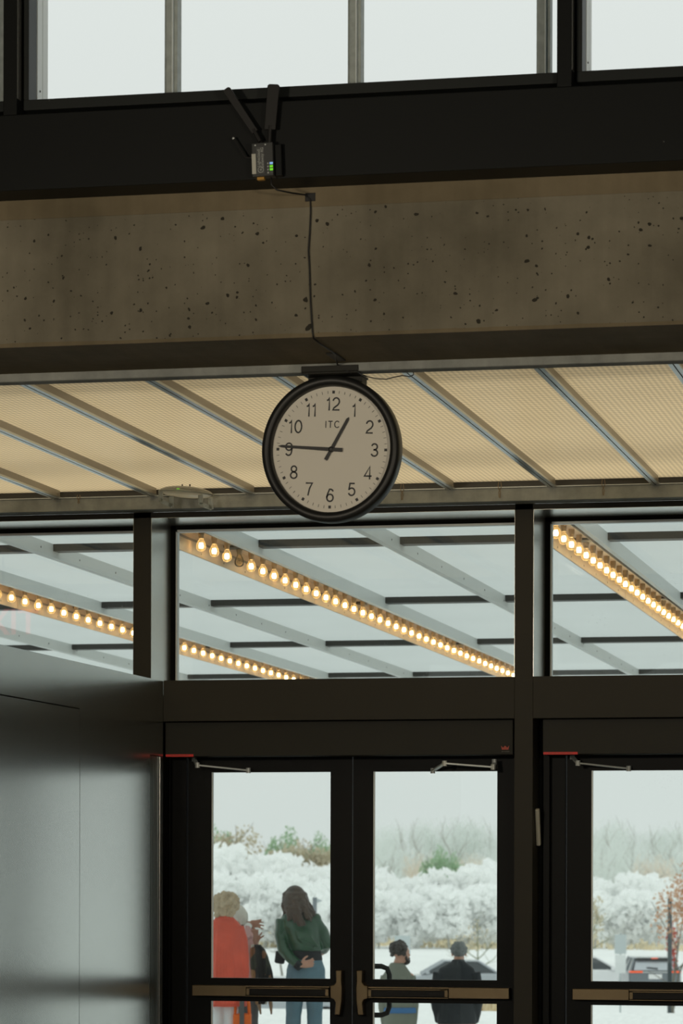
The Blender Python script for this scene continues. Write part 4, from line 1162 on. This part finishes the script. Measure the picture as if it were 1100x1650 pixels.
# patterned shawl over the forearm
def pattern_mat():
    m = bpy.data.materials.new('patchwork_knit'); n, l = nodes_of(m); pr = n['Principled BSDF']; pr.inputs['Roughness'].default_value = 0.9
    tc = n.new('ShaderNodeTexCoord'); mp = n.new('ShaderNodeMapping'); mp.inputs['Rotation'].default_value = (0, 0.35, 0); mp.inputs['Scale'].default_value = (17, 9, 8)
    l.new(tc.outputs['Object'], mp.inputs['Vector'])
    vo = n.new('ShaderNodeTexVoronoi'); vo.inputs['Scale'].default_value = 1.0; l.new(mp.outputs['Vector'], vo.inputs['Vector'])
    sp = n.new('ShaderNodeSeparateColor'); l.new(vo.outputs['Color'], sp.inputs['Color'])
    rp = n.new('ShaderNodeValToRGB'); rp.color_ramp.interpolation = 'CONSTANT'
    e = rp.color_ramp.elements
    cols = ((0, (0.012, 0.012, 0.012)), (0.34, (0.22, 0.10, 0.045)), (0.52, (0.04, 0.045, 0.03)), (0.66, (0.62, 0.58, 0.50)), (0.80, (0.015, 0.014, 0.013)), (0.9, (0.30, 0.17, 0.08)))
    e[0].position = 0; e[0].color = (*cols[0][1], 1); e[1].position = cols[1][0]; e[1].color = (*cols[1][1], 1)
    for pos, c in cols[2:]:
        q_ = e.new(pos); q_.color = (*c, 1)
    l.new(sp.outputs[0], rp.inputs['Fac']); l.new(rp.outputs['Color'], pr.inputs['Base Color'])
    return m
M['shawl'] = pattern_mat()
b = MB()
rings = []
for t, (y, xa, xb) in enumerate(((1522, 405, 420), (1530, 403, 427), (1542, 403, 432), (1555, 404, 436), (1568, 405, 440), (1580, 407, 441), (1600, 410, 436), (1618, 413, 430))):
    a0, a1 = p(xa, y, 0), p(xb, y, 0)
    cxm, rx = (a0.x + a1.x) / 2, (a1.x - a0.x) / 2
    rings.append([Vector((cxm + rx * math.cos(2 * PI * k / 40) * (1 + 0.06 * math.sin(k * 1.9 + t)), -0.09 + (0.055 + 0.016 * math.sin(k * 2 * PI / 40 * 7 + t * .4)) * math.sin(2 * PI * k / 40), a0.z)) for k in range(40)])
b.loft(rings)
sh = b.build('shawl', M['shawl'], smooth=True)
o_ = p.root.matrix_basis
sh.matrix_world = o_
fr = MB()
for (x0, x1, x2) in ((414, 418, 421), (434, 437, 438)):
    fr.tube([p(x0, 1598, -0.09), p(x1, 1618, -0.10), p(x2, 1634, -0.09)], [0.022, 0.02, 0.008], 8)
fr.build('tail', M['khaki'], sh, smooth=True)
tag(sh, 'patchwork knit shawl in black, brown and cream draped over a forearm', 'shawl')

# --- the two men on the lower level
GM = -0.82
p = Person(643, 35.0, GM, 'person with dark hair and beard in a sage jacket with a blue band')
fc = (0.85, 0.5, 0.0)
hips = [p(634, 1665), p(654, 1665)]; knees = [p(634, 1722), p(654, 1722)]; ank = [Vector((p(634, 1770).x, 0, 0.09)), Vector((p(655, 1770).x, 0, 0.09))]
body_of(p, p(647, 1536), fc, p(641, 1554), p(642, 1588), p(644, 1625), p(645, 1652),
        [[p(627, 1577), p(620, 1620), p(624, 1660, 0.08)], [p(656, 1577), p(666, 1620), p(664, 1658, 0.1)]], hips, knees, ank,
        [dict(wrist=p(624, 1662, 0.08), d=(0, 0.2, -1), side=(0, 1, 0), nrm=Vector((1, 0, 0)), curl=0.5), dict(wrist=p(664, 1660, 0.1), d=(0, 0.2, -1), side=(0, 1, 0), nrm=Vector((-1, 0, 0)), curl=0.5)], M['skin'], 1.0, 1.05)
b = MB()
b.eloft([(*p(645, 1662), 0.175, 0.14), (*p(644, 1630), 0.17, 0.135), (*p(642, 1590), 0.178, 0.135), (*p(641, 1572), 0.165, 0.12), (*p(640, 1562), 0.12, 0.095), (*p(640, 1551), 0.072, 0.075)], 32)
b.tube([p(624, 1573), p(619, 1598), p(619, 1622), p(623, 1656, 0.07)], [0.075, 0.068, 0.062, 0.05], 16)
b.tube([p(659, 1573), p(664, 1598), p(666, 1622), p(664, 1654, 0.09)], [0.075, 0.066, 0.06, 0.05], 16)
jk = solid('jacket', b, M['sage_jacket'], p.root, 0.009, 3, 0.006, 12)
solid('waist_band', MB().eloft([(*p(644, 1632), 0.185, 0.15), (*p(644, 1623), 0.185, 0.15)], 32), M['blue_band'], jk, 0.009, 0)
solid('trousers', legs_of(p, hips, knees, ank, (0.095, 0.075, 0.06)), M['khaki'], p.root, 0.01, 3)
b = MB(); [shoe(b, a) for a in ank]; solid('shoes', b, M['shoe'], p.root, 0.009, 2)
F = Vector(fc).normalized(); S_ = F.cross(up).normalized()
hc = p(647, 1536)
b = MB(); b.ell(hc - F * 0.03 + up * 0.045, (0.092, 0.092, 0.080), sub=3)
for k in range(120):
    d = Vector((rnd.gauss(0, 1), rnd.gauss(0, 1), rnd.gauss(0, 1))).normalized()
    if d.z < -0.65 or (d.dot(F) > 0.35 and d.z < 0.35): continue
    b.ell(hc - F * 0.03 + up * 0.04 + Vector((d.x * 0.096, d.y * 0.096, d.z * 0.088)), (0.010 + .024 * rnd.random() ** 2,) * 3, sub=1)
solid('hair', b, M['hair_dark'], p.root, 0.006, 1, 0.004, 60)
b = MB(); b.ell(hc + F * 0.055 - up * 0.085, (0.05, 0.05, 0.042), sub=3)
for s in (-1, 1): b.tube([hc + S_ * 0.066 * s + F * 0.01 - up * 0.02, hc + S_ * 0.06 * s + F * 0.03 - up * 0.065, hc + S_ * 0.03 * s + F * 0.07 - up * 0.09], [0.012, 0.018, 0.02], 8)
b.tube([hc + S_ * 0.03 + F * 0.088 - up * 0.052, hc + F * 0.098 - up * 0.047, hc - S_ * 0.03 + F * 0.088 - up * 0.052], [0.006, 0.008, 0.006], 8)
solid('beard', b, M['hair_dark'], p.root, 0.005, 1, 0.003, 70)

p = Person(735, 35.2, GM, 'person with short grey hair in a dark navy jacket seen from behind')
fc = (0.15, 1, -0.3)
hips = [p(723, 1668), p(748, 1668)]; knees = [p(722, 1724), p(749, 1724)]; ank = [Vector((p(722, 1770).x, 0, 0.09)), Vector((p(750, 1770).x, 0, 0.09))]
body_of(p, p(740, 1535, 0.03), fc, p(738, 1551), p(735, 1588), p(735, 1625), p(735, 1655),
        [[p(713, 1572), p(704, 1612, -0.02), p(710, 1648, 0.10)], [p(758, 1572), p(768, 1612, -0.02), p(764, 1648, 0.10)]], hips, knees, ank,
        [dict(wrist=p(710, 1650, 0.10), d=(0.2, 0.9, -0.4), side=(0, 0.3, 1), nrm=Vector((1, 0, 0)), curl=0.5), dict(wrist=p(764, 1650, 0.1), d=(-0.2, 0.9, -0.4), side=(0, 0.3, 1), nrm=Vector((-1, 0, 0)), curl=0.5)], M['skin'], 1.0, 1.1)
b = MB()
b.eloft([(*p(736, 1649), 0.215, 0.15), (*p(736, 1620), 0.205, 0.145), (*p(735, 1590), 0.205, 0.14), (*p(735, 1571), 0.215, 0.125), (*p(736, 1559), 0.185, 0.105), (*p(738, 1550), 0.08, 0.075), (*p(738.5, 1545), 0.066, 0.07)], 32)
b.tube([p(710, 1567), p(705, 1592), p(703, 1614, -0.02), p(709, 1646, 0.09)], [0.085, 0.074, 0.066, 0.05], 16)
b.tube([p(762, 1567), p(767, 1592), p(769, 1614, -0.02), p(765, 1646, 0.09)], [0.085, 0.074, 0.066, 0.05], 16)
solid('jacket', b, M['navy_jacket'], p.root, 0.009, 3, 0.005, 12)
b = legs_of(p, hips, knees, ank, (0.1, 0.078, 0.062)); b.eloft([(*p(735, 1676), 0.15, 0.11), (*p(735, 1640), 0.17, 0.12)], 28)
solid('trousers', b, M['khaki'], p.root, 0.01, 3)
b = MB(); [shoe(b, a) for a in ank]; solid('shoes', b, M['shoe'], p.root, 0.009, 2)
F = Vector(fc).normalized(); hc = p(740, 1535, 0.03)
b = MB(); b.ell(hc - F * 0.03 + up * 0.03, (0.086, 0.092, 0.088), sub=3)
for k in range(140):
    d = Vector((rnd.gauss(0, 1), rnd.gauss(0, 1), rnd.gauss(0, 1))).normalized()
    if d.z < -0.6 or (d.dot(F) > 0.4 and d.z < 0.5): continue
    b.ell(hc - F * 0.03 + up * 0.03 + Vector((d.x * 0.086, d.y * 0.09, d.z * 0.086)), (0.010 + .006 * rnd.random(),) * 3, sub=1)
solid('hair', b, M['hair_grey'], p.root, 0.006, 1, 0.003, 70)

# ------------------------------------------------------------------ cars, signs and posts in the car park
PZ = -2.8
M['car_white'] = mat('white_car_paint', (0.80, 0.81, 0.82), 0.25, 0, coat=0.6)
M['car_silver'] = mat('silver_car_paint', (0.42, 0.45, 0.48), 0.3, 0.5, coat=0.6)
M['car_grey'] = mat('slate_car_paint', (0.17, 0.195, 0.215), 0.28, 0.4, coat=0.6)
M['car_glass'] = mat('car_window', (0.03, 0.04, 0.045), 0.08, 0, spec=0.8)
M['tail_red'] = mat('tail_light', (0.6, 0.02, 0.01), 0.25)
M['tail_lit'] = mat('lit_tail_light', (0.8, 0.08, 0.02), 0.3, emit=(1.0, 0.16, 0.05), estr=0.55)
M['plate'] = mat('number_plate', (0.8, 0.8, 0.8), 0.4)
M['tyre'] = mat('tyre', (0.012, 0.012, 0.012), 0.8)
M['hub'] = mat('alloy_hub', (0.5, 0.52, 0.53), 0.3, 0.8)
M['trim_black'] = mat('black_trim', (0.012, 0.012, 0.013), 0.5)
def car(root, paint, L, W, prof, roof, lit=False, wheel=0.33):
    """x = forward. prof: body outline (x,z); roof: glasshouse outline (x,z)"""
    n = len(prof)
    def sect(f, poly, shrink):
        return [(x, f, z) for x, z in poly]
    b = MB()
    rings = []
    for yy, s in ((-W / 2, 0.93), (-W / 2 + 0.07, 1.0), (W / 2 - 0.07, 1.0), (W / 2, 0.93)):
        rings.append([(x * (s if abs(x) > L * 0.4 else 1), yy, 0.55 + (z - 0.55) * s) for x, z in prof])
    b.loft(rings)
    body = b.build('body', paint, root, smooth=False, bevel=0.03)
    b = MB(); rings = []
    z0 = min(z for x, z in roof)
    for yy, s in ((-1, 1), (1, 1)):
        rings.append([(x, yy * (W / 2 - 0.06 - (z - z0) * 0.32), z) for x, z in roof])
    b.loft(rings)
    b.build('cabin', M['car_glass'], root, bevel=0.03)
    zt_ = max(z for x, z in roof); tp = sorted([x for x, z in roof if z > zt_ - 0.1])
    wt = W / 2 - 0.06 - (zt_ - z0) * 0.32
    MB().box(tp[0] - 0.03, tp[-1] + 0.03, -wt - 0.02, wt + 0.02, zt_ - 0.03, zt_ + 0.025).build('roof', paint, root, bevel=0.02)
    # pillars
    pl = MB(); xs = sorted([x for x, z in roof if z < z0 + 0.05]); 
    for sgn in (-1, 1):
        for (xa, xb) in ((xs[0], tp[0]), (xs[-1], tp[-1]), ((xs[0] + xs[-1]) / 2, (tp[0] + tp[-1]) / 2)):
            pl.tube([(xa, sgn * (W / 2 - 0.055), z0), (xb, sgn * (wt + 0.005), zt_)], 0.045, 6)
    pl.build('pillars', paint, root)
    for x in (-L * 0.30, L * 0.30):
        for sgn in (-1, 1):
            mx = Matrix.Translation((x, sgn * (W / 2 - 0.1), wheel)) @ Matrix.Rotation(PI / 2, 4, 'X')
            w_ = MB().lathe([(0.12, -0.11), (wheel - 0.03, -0.11), (wheel, -0.07), (wheel, 0.07), (wheel - 0.03, 0.11), (0.12, 0.11)], 24, mx).build('wheel', M['tyre'], root)
            MB().lathe([(0.0, -0.115), (wheel * 0.6, -0.115), (wheel * 0.6, 0.115), (0.0, 0.115)], 16, mx).build('hub', M['hub'], w_)
    return body
SEDAN = [(-2.3, 0.35), (-2.32, 0.75), (-2.2, 0.98), (-1.5, 1.02), (0.75, 1.0), (1.9, 0.86), (2.28, 0.68), (2.32, 0.35), (1.9, 0.22), (-1.9, 0.22)]
SED_ROOF = [(-1.75, 1.0), (-0.95, 1.42), (-0.3, 1.47), (0.3, 1.44), (1.15, 0.98)]
SUV = [(-2.25, 0.45), (-2.3, 0.8), (-2.24, 1.20), (-1.5, 1.22), (1.0, 1.12), (2.0, 0.98), (2.28, 0.8), (2.3, 0.42), (1.9, 0.28), (-1.9, 0.28)]
SUV_ROOF = [(-2.16, 1.15), (-1.85, 1.56), (-1.4, 1.66), (0.4, 1.66), (1.3, 1.15)]
def lot(px, dep, zg=PZ):
    v = at_dep(px, 1420, dep); return Vector((v.x, v.y, zg))
# the sport utility car seen from behind
q = lot(1046, 118)
r = empty('car', q, YAW + PI / 2); tag(r, 'dark grey car seen from behind with lit tail lights and pale number plate', 'car')
car(r, M['car_grey'], 4.6, 1.88, SUV, SUV_ROOF, wheel=0.36)
# rear details (x = -2.2 faces the doors)
MB().box(-2.3, -2.27, -0.24, 0.24, 0.92, 1.10).build('number_plate', M['plate'], r)
for s in (-1, 1):
    MB().box(-2.29, -2.10, min(s * 0.45, s * 0.93), max(s * 0.52, s * 0.93), 1.15, 1.205).build('tail_light', M['tail_lit'], r, bevel=0.01)
MB().box(-2.28, -2.24, -0.5, 0.5, 1.14, 1.20).build('chrome_strip', M['hub'], r)
MB().loft([[(-2.20, -0.76, 1.23), (-2.20, 0.76, 1.23), (-2.15, 0.76, 1.23), (-2.15, -0.76, 1.23)], [(-1.90, -0.66, 1.57), (-1.90, 0.66, 1.57), (-1.86, 0.66, 1.57), (-1.86, -0.66, 1.57)]]).build('rear_window', M['car_silver'], r)
MB().box(-1.98, -1.6, -0.64, 0.64, 1.60, 1.68).build('spoiler', M['trim_black'], r, bevel=0.02)
MB().box(-1.99, -1.97, -0.12, 0.12, 1.645, 1.675).build('brake_light', M['tail_lit'], r)
MB().box(-2.33, -2.2, -0.9, 0.9, 0.36, 0.62).build('bumper', M['trim_black'], r, bevel=0.04)
MB().tube([(-2.17, -0.1, 1.30), (-2.13, 0.3, 1.33)], 0.02).build('rear_wiper', M['trim_black'], r)
# white saloon, facing away along the lane
def side_car(px, dep, paint, label, flip=1, cat='car', rz=0.0):
    q = lot(px, dep); r = empty('car', q, YAW + (0 if flip > 0 else PI) + rz); tag(r, label, cat)
    car(r, paint, 4.64, 1.82, SEDAN, SED_ROOF)
    for s in (-1, 1):
        MB().box(-2.31, -2.15, min(s * 0.5, s * 0.88), max(s * 0.5, s * 0.88), 0.74, 0.90).build('tail_light', M['tail_red'], r, bevel=0.02)
        MB().box(2.1, 2.3, min(s * 0.5, s * 0.86), max(s * 0.5, s * 0.86), 0.62, 0.76).build('headlight', M['plate'], r, bevel=0.02)
        MB().box(0.85, 1.0, min(s * 0.9, s * 1.04), max(s * 0.9, s * 1.04), 0.98, 1.10).build('side_mirror', paint, r, bevel=0.02)
    return r
side_car(946, 126, M['car_white'], 'white car seen from the side beyond the pale sign post')
side_car(728, 120, M['car_silver'], 'silver car partly hidden behind the dark navy jacket', -1)
side_car(452, 98, M['car_silver'], 'silver car low behind the legs of the person in the green jacket', -1)
# sign panel on a thin post
M['sign_pale'] = mat('pale_sign_panel', (0.50, 0.56, 0.57), 0.6)
M['post_pale'] = mat('pale_grey_post', (0.45, 0.50, 0.51), 0.6)
M['post_dark'] = mat('slate_post', (0.045, 0.06, 0.065), 0.6)
def post(px, dep, ztop, rad, label, m, cat='post', name='post', base=True, zg=PZ):
    q = lot(px, dep, zg)
    r = empty(name, q, YAW); tag(r, label, cat)
    MB().tube([(0, 0, 0), (0, 0, ztop - q.z)], rad, 12).build('pole', m, r, smooth=False)
    if base: MB().box(-rad * 2.6, rad * 2.6, -rad * 2.6, rad * 2.6, 0, 0.10).build('base_plate', M['post_pale'], r, bevel=0.02)
    return r
r = post(999.5, 105.5, -0.08, 0.028, 'pale blank sign on a thin post in front of the white car', M['post_pale'], 'sign', 'sign_post', False)
MB().box(-0.19, 0.19, -0.045, -0.028, 2.05, 2.68).build('sign_panel', M['sign_pale'], r, bevel=0.01)
MB().box(-0.18, 0.18, -0.045, -0.028, 1.42, 2.02).build('lower_panel', mat('white_sign_panel', (0.74, 0.77, 0.77), 0.6), r, bevel=0.01)
post(1079, 105.0, 1.6 - (1446 - 1420) * 105.0 / FPX, 0.075, 'dark slender post wound with red leaves beside the dark grey car', M['post_dark'])
r = post(507, 62, 1.6 - (1446 - 1420) * 62 / FPX, 0.042, 'blue-grey post with a small flag-shaped arm behind the green jacket', M['car_grey'], base=False, zg=-0.92)
zt2 = 1.6 - (1454 - 1420) * 62 / FPX - r.location.z
MB().prism([(0.03, zt2 - 0.02), (0.15, zt2 + 0.03), (0.03, zt2 + 0.08)], -0.01, 0.01).build('arm', M['post_pale'], r)
r = post(648, 140, 1.6 - (1507 - 1420) * 140 / FPX, 0.05, 'pale board on a post far behind the bearded person', M['post_pale'], 'sign', 'sign_post', False)
MB().box(-0.35, 0.35, -0.06, -0.05, 1.2, 2.05).build('sign_panel', M['sign_pale'], r)

# ------------------------------------------------------------------ vegetation
M['leaf_green'] = translucent_mat('evergreen_leaf', (0.42, 0.58, 0.38), 0.6, var=0.25, leaf=True, gloss=0.03)
M['leaf_olive'] = translucent_mat('olive_leaf', (0.62, 0.56, 0.42), 0.6, var=0.25, leaf=True, gloss=0.03)
M['twig_hazed'] = translucent_mat('hazed_winter_twig', (0.80, 0.83, 0.80), 0.5, var=0.15, leaf=True, gloss=0.0)  # distance haze is put into this pale twig colour
M['twig_tan'] = translucent_mat('tan_winter_twig', (0.82, 0.74, 0.64), 0.5, var=0.15, leaf=True, gloss=0.0)
M['overexposed'] = translucent_mat('overexposed_white', (0.985, 0.99, 0.985), 0.5, var=0.01, leaf=True, gloss=0.0)  # blown-out light beyond the doors put into a near-white leaf colour
M['leaf_red'] = translucent_mat('red_autumn_leaf', (0.55, 0.10, 0.07), 0.6, var=0.3, leaf=True, gloss=0.02)
M['leaf_rust'] = translucent_mat('rust_leaf', (0.60, 0.36, 0.22), 0.6, var=0.3, leaf=True, gloss=0.02)
M['straw'] = translucent_mat('straw_grass', (0.80, 0.70, 0.50), 0.6, var=0.25, leaf=True, gloss=0.0)
M['bark'] = mat('grey_bark', (0.16, 0.15, 0.12), 0.9, 0, 0.3, 8)
M['bark_moss'] = mat('mossy_bark', (0.13, 0.15, 0.05), 0.9, 0, 0.4, 4)
M['bark_pale'] = mat('pale_bark', (0.45, 0.44, 0.40), 0.9, 0, 0.2, 5)

def crown_mesh(rg, n, rx, ry, rz, size, blobs=9, thin=False, cz=0.0):
    """leaf or twig blades gathered in clumps"""
    b = MB()
    cl = []
    for i in range(blobs):
        d = Vector((rg.gauss(0, 1), rg.gauss(0, 1), rg.gauss(0, 1))).normalized() * (rg.random() ** 0.4) * 0.66
        cl.append((Vector((d.x * rx, d.y * ry, cz + d.z * rz)), 0.36 + 0.22 * rg.random()))
    for i in range(n):
        c, r = cl[rg.randrange(blobs)]
        d = Vector((rg.gauss(0, 1), rg.gauss(0, 1), rg.gauss(0, 1))).normalized() * (rg.random() ** 0.45) * r
        q = c + Vector((d.x * rx, d.y * ry, d.z * rz))
        u = Vector((rg.gauss(0, 1), rg.gauss(0, 1), rg.gauss(0, 1))).normalized()
        v = u.cross(Vector((rg.gauss(0, 1), rg.gauss(0, 1), rg.gauss(0, 1)))).normalized()
        s = size * (0.6 + 0.8 * rg.random())
        if thin:
            u = (u + Vector((0, 0, 0.9))).normalized()
            u2, v2 = u * s * 2.2, v * s * 0.16
        else:
            u2, v2 = u * s, v * s * 0.6
        b.quad(q - u2 * 0.5, q + v2 * 0.5, q + u2 * 0.5, q - v2 * 0.5)
    return b
def trunk_mb(rg, h, r, spread, levels=2, n=6):
    b = MB()
    def grow(p, d, L, rad, lev):
        pts = [p]; q = p.copy(); dd = d.copy()
        for i in range(4):
            dd = (dd + Vector((rg.gauss(0, .14), rg.gauss(0, .14), rg.gauss(0.03, .08)))).normalized()
            q = q + dd * L / 4; pts.append(q.copy())
        b.tube(pts, [rad, rad * .88, rad * .74, rad * .6, rad * .4], 6)
        if lev > 0:
            for k in range(n):
                f = pts[2 + k % 3]
                nd = (dd * 0.5 + Vector((rg.gauss(0, 1) * spread, rg.gauss(0, 1) * spread, abs(rg.gauss(0.35, 0.4))))).normalized()
                grow(f, nd, L * 0.62, rad * 0.42, lev - 1)
    grow(Vector((0, 0, 0)), Vector((0, 0, 1)), h * 0.55, r, levels)
    return b
rg = random.Random(11)
def make_tree(name, leafm, barkm, h, rx, rz, n, size, thin=False, blobs=9, branch=2, low=0.30):
    r = empty(name)
    crown_mesh(rg, n, rx, rx * 0.9, rz, size, blobs, thin, cz=h - rz).build('crown', leafm, r)
    trunk_mb(rg, h * 0.98, 0.018 * h + 0.02, 0.75, branch, 5).build('trunk', barkm, r)
    return r
def place(r, px, ytop, dep, h, label, group=None, cat='tree', first=[]):
    """stand a tree so its top is at the height seen; the terrain is where its foot is"""
    z = EYE - (ytop - HORIZON) * dep / FPX
    v = at_dep(px, 1420, dep)
    g = -2.8 if dep < 238 else -2.75 + max(0, (v.y - 244)) * 3.75 / 356
    s = (z - g) / h
    r.location = (v.x, v.y, g); r.scale = (s, s, s); r.rotation_euler = (0, 0, rg.random() * 6.28)
    tag(r, label, cat, group)
    return r
B1 = [make_tree('bare_tree', M['twig_hazed'], M['bark_pale'], 10, 3.6, 4.2, 1900, 0.34, True, 12) for _ in range(2)]
B2 = make_tree('bare_tree', M['twig_tan'], M['bark_pale'], 9, 3.4, 3.8, 1900, 0.34, True, 10)
E1 = [make_tree('evergreen_tree', M['leaf_green'], M['bark'], 9, 3.0, 3.6, 2600, 0.34, False, 8) for _ in range(1)]
O1 = make_tree('bushy_tree', M['leaf_olive'], M['bark'], 8, 3.2, 3.2, 2400, 0.32, False, 9)
W1 = [make_tree('overexposed_tree', M['overexposed'], M['bark_pale'], 6.5, 3.3, 3.1, 1500, 0.95, False, 14, 1) for _ in range(3)]
used_t = set()
def inst(src):
    if src.name in used_t: return tree_copy(src)
    used_t.add(src.name); return src

far = 'bare winter trees along the far ridge'
for px, yt in ((606, 1322), (628, 1318), (652, 1321), (676, 1316), (702, 1313), (726, 1314), (752, 1312), (778, 1315), (801, 1313)):
    place(inst(B1[int(px) % 2]), px, yt, 330 + (px * 7) % 23, 10, 'pale bare winter tree on the far ridge behind the two standing men', far)
for px, yt in ((948, 1332), (966, 1318), (988, 1312), (1010, 1318), (1034, 1326), (1056, 1330), (1080, 1322), (1102, 1320)):
    place(inst(B1[int(px) % 2]), px, yt, 330 + (px * 7) % 23, 10, 'pale bare winter tree on the far ridge beyond the car with lit tail lights', far + ' over the cars')
for px, yt in ((618, 1352), (648, 1356), (672, 1358), (790, 1352), (952, 1356), (980, 1350), (1008, 1352), (1040, 1350), (1072, 1352), (1098, 1360)):
    place(inst(B1[(int(px) // 2) % 2]), px, yt, 292 + (px * 5) % 17, 10, 'lower pale bare tree before the far ridge, ' + ('behind the two standing men' if px < 900 else 'beyond the lit tail lights'), 'lower bare trees ' + ('behind the men' if px < 900 else 'beyond the cars'))
for px, yt, l in ((690, 1350, 'tan bare tree beside the small green tree in the middle'), (748, 1352, 'tan bare tree above the grey-haired person'), (520, 1338, 'tan bare tree behind the long brown hair'), (480, 1336, 'tan bare tree next to the round evergreen'), (1046, 1352, 'tan bare tree among the pale trees beyond the dark grey car')):
    place(inst(B2), px, yt, 284, 9, l, None)
for px, yt, l in ((345, 1313, 'dark green tree at the door frame above the curly blond hair'), (455, 1323, 'round evergreen tree left of the long brown hair'), (512, 1331, 'green tree at the meeting stile above the green jacket'), (703, 1354, 'small evergreen tree between the two standing men'), (735, 1366, 'low evergreen tree above the grey-haired person')):
    t_ = place(inst(E1[0]), px, yt, 276, 9, l); t_.scale.x *= 0.62; t_.scale.y *= 0.62
for px, yt, l in ((374, 1318, 'olive bushy tree above the curly blond hair'), (530, 1345, 'olive bushy tree close to the meeting stile of the door'), (470, 1340, 'olive bushy tree under the round evergreen')):
    place(inst(O1), px, yt, 270, 8, l)
wl = 'overexposed trees at the edge of the car park'  # made-up white trees standing in for the blown-out area
for k, (px, yt, dep) in enumerate(((338, 1352, 236), (372, 1338, 230), (408, 1345, 236), (440, 1352, 230), (470, 1358, 234), (505, 1362, 230), (538, 1372, 236), (356, 1382, 215), (392, 1376, 215), (428, 1382, 212), (462, 1386, 215), (494, 1390, 210), (524, 1394, 214))):
    place(inst(W1[k % 3]), px, yt + 24, dep, 6.5, 'white overexposed tree behind the three standing women', wl + ' behind the women', first=[])
for k, (px, yt, dep) in enumerate(((598, 1374, 236), (622, 1388, 230), (650, 1392, 234), (676, 1390, 238), (704, 1378, 232), (730, 1382, 238), (758, 1374, 232), (786, 1364, 236), (812, 1372, 232), (610, 1412, 212), (640, 1412, 215), (668, 1410, 212), (696, 1404, 216), (724, 1406, 210), (752, 1404, 214), (780, 1402, 212), (806, 1404, 216))):
    place(inst(W1[k % 3]), px, yt + 22, dep, 6.5, 'white overexposed tree behind the two standing men', wl + ' behind the men')
for k, (px, yt, dep) in enumerate(((946, 1392, 236), (970, 1400, 230), (998, 1390, 234), (1024, 1386, 230), (1052, 1388, 236), (1080, 1394, 232), (1104, 1392, 236), (958, 1418, 212), (988, 1416, 216), (1016, 1412, 212), (1044, 1414, 216), (1072, 1416, 212), (1100, 1414, 216))):
    place(inst(W1[k % 3]), px, yt + 20, dep, 6.5, 'white overexposed tree beyond the parked cars', wl + ' beyond the cars')

# straw bank at the far edge, dry tufts
b = MB()
for i in range(9000):
    y = 205 + rg.random() * 30; x = -85 + rg.random() * 75
    if mnoise.noise(Vector((x * 0.12, y * 0.2, 5))) < 0.08: continue
    h = 0.12 + 0.3 * rg.random(); a = rg.random() * 6.28
    dx, dy = math.cos(a) * 0.12, math.sin(a) * 0.12
    b.quad((x - dx, y - dy, -2.8), (x + dx, y + dy, -2.8), (x + dx + rg.gauss(0, .08), y + dy, -2.8 + h), (x - dx + rg.gauss(0, .08), y - dy, -2.8 + h))
o = b.build('dry_grass', M['straw']); tag(o, 'band of dry straw grass along the far edge of the car park', 'grass', None, 'stuff')
b = MB()
for i in range(700):
    x, y = rg.gauss(0, 0.32), rg.gauss(0, 0.2); h = 0.22 + 0.28 * rg.random(); a = rg.random() * 6.28
    dx, dy = math.cos(a) * 0.02, math.sin(a) * 0.02; lx2, ly2 = rg.gauss(x * .4, .08), rg.gauss(y * .4, .08)
    b.quad((x - dx, y - dy, 0), (x + dx, y + dy, 0), (x + lx2 + dx, y + ly2 + dy, h), (x + lx2 - dx, y + ly2 - dy, h))
o = b.build('ornamental_grass', M['straw']); o.location = lot(786, 102, -2.66); tag(o, 'golden tuft of dry grass at the kerb beside the navy jacket', 'plant')

# small dark tree with mossy branches, red-leaved tree by the post
def small_tree(px, dep, h, label, leafm, n, size, barkm, rx, branch=2):
    r = empty('small_tree', lot(px, dep, PZ + (0.14 if 101 < dep < 103.6 else 0)))
    trunk_mb(rg, h, 0.05, 0.95, branch, 5).build('trunk', barkm, r)
    crown_mesh(rg, n, rx, rx, h * 0.36, size, 7, False, cz=h * 0.64).build('crown', leafm, r)
    tag(r, label, 'tree'); return r
small_tree(758, 128, 3.4, 'small dark mossy-branched tree above the head of the grey-haired person', M['leaf_olive'], 130, 0.13, M['bark_moss'], 1.1)
small_tree(1085, 103, 5.2, 'slender tree with sparse red leaves next to the dark post', M['leaf_rust'], 620, 0.12, M['bark'], 0.75, 1)
small_tree(1082, 106.5, 3.4, 'low red-leaved shrub tree wound about the dark post', M['leaf_red'], 260, 0.12, M['bark'], 0.32, 1)
small_tree(950, 150, 4.4, 'small green-leaved tree beside the door frame beyond the white car', M['leaf_olive'], 200, 0.22, M['bark_moss'], 1.0)
small_tree(455, 150, 3.4, 'small bare tree between the women, with a few dark leaves', M['leaf_olive'], 90, 0.2, M['bark'], 1.2)

# edge-lit exit sign hung from the soffit beyond the vestibule wall (seen as a faint red reflection in the transom glass)
v = at_y(22, 1004, 2 * GY - 14.6)
sg = empty('exit_sign', (v.x, 14.6, v.z))
tag(sg, 'red lettered exit sign hanging behind the vestibule wall, mirrored in the transom glass', 'sign')
M['exit_red'] = mat('lit_red_lettering', (0.6, 0.02, 0.02), 0.5, emit=(1.0, 0.06, 0.06), estr=2.2)
text_mb('EXIT', 0.235, Matrix.Translation((-0.075, -0.004, 0)) @ STAND, 0.002, bold=0.004).build('lettering', M['exit_red'], sg)
MB().box(-0.40, 0.25, 0.0, 0.006, -0.12, 0.12).build('acrylic_plate', M['clear_glass'], sg)
MB().box(-0.41, 0.26, -0.02, 0.026, 0.12, 0.16).build('lamp_housing', M['operator'], sg)
MB().tube([(-0.075, 0.003, 0.16), (-0.075, 0.003, SP - v.z - 0.002)], 0.008).build('stem', M['operator'], sg)
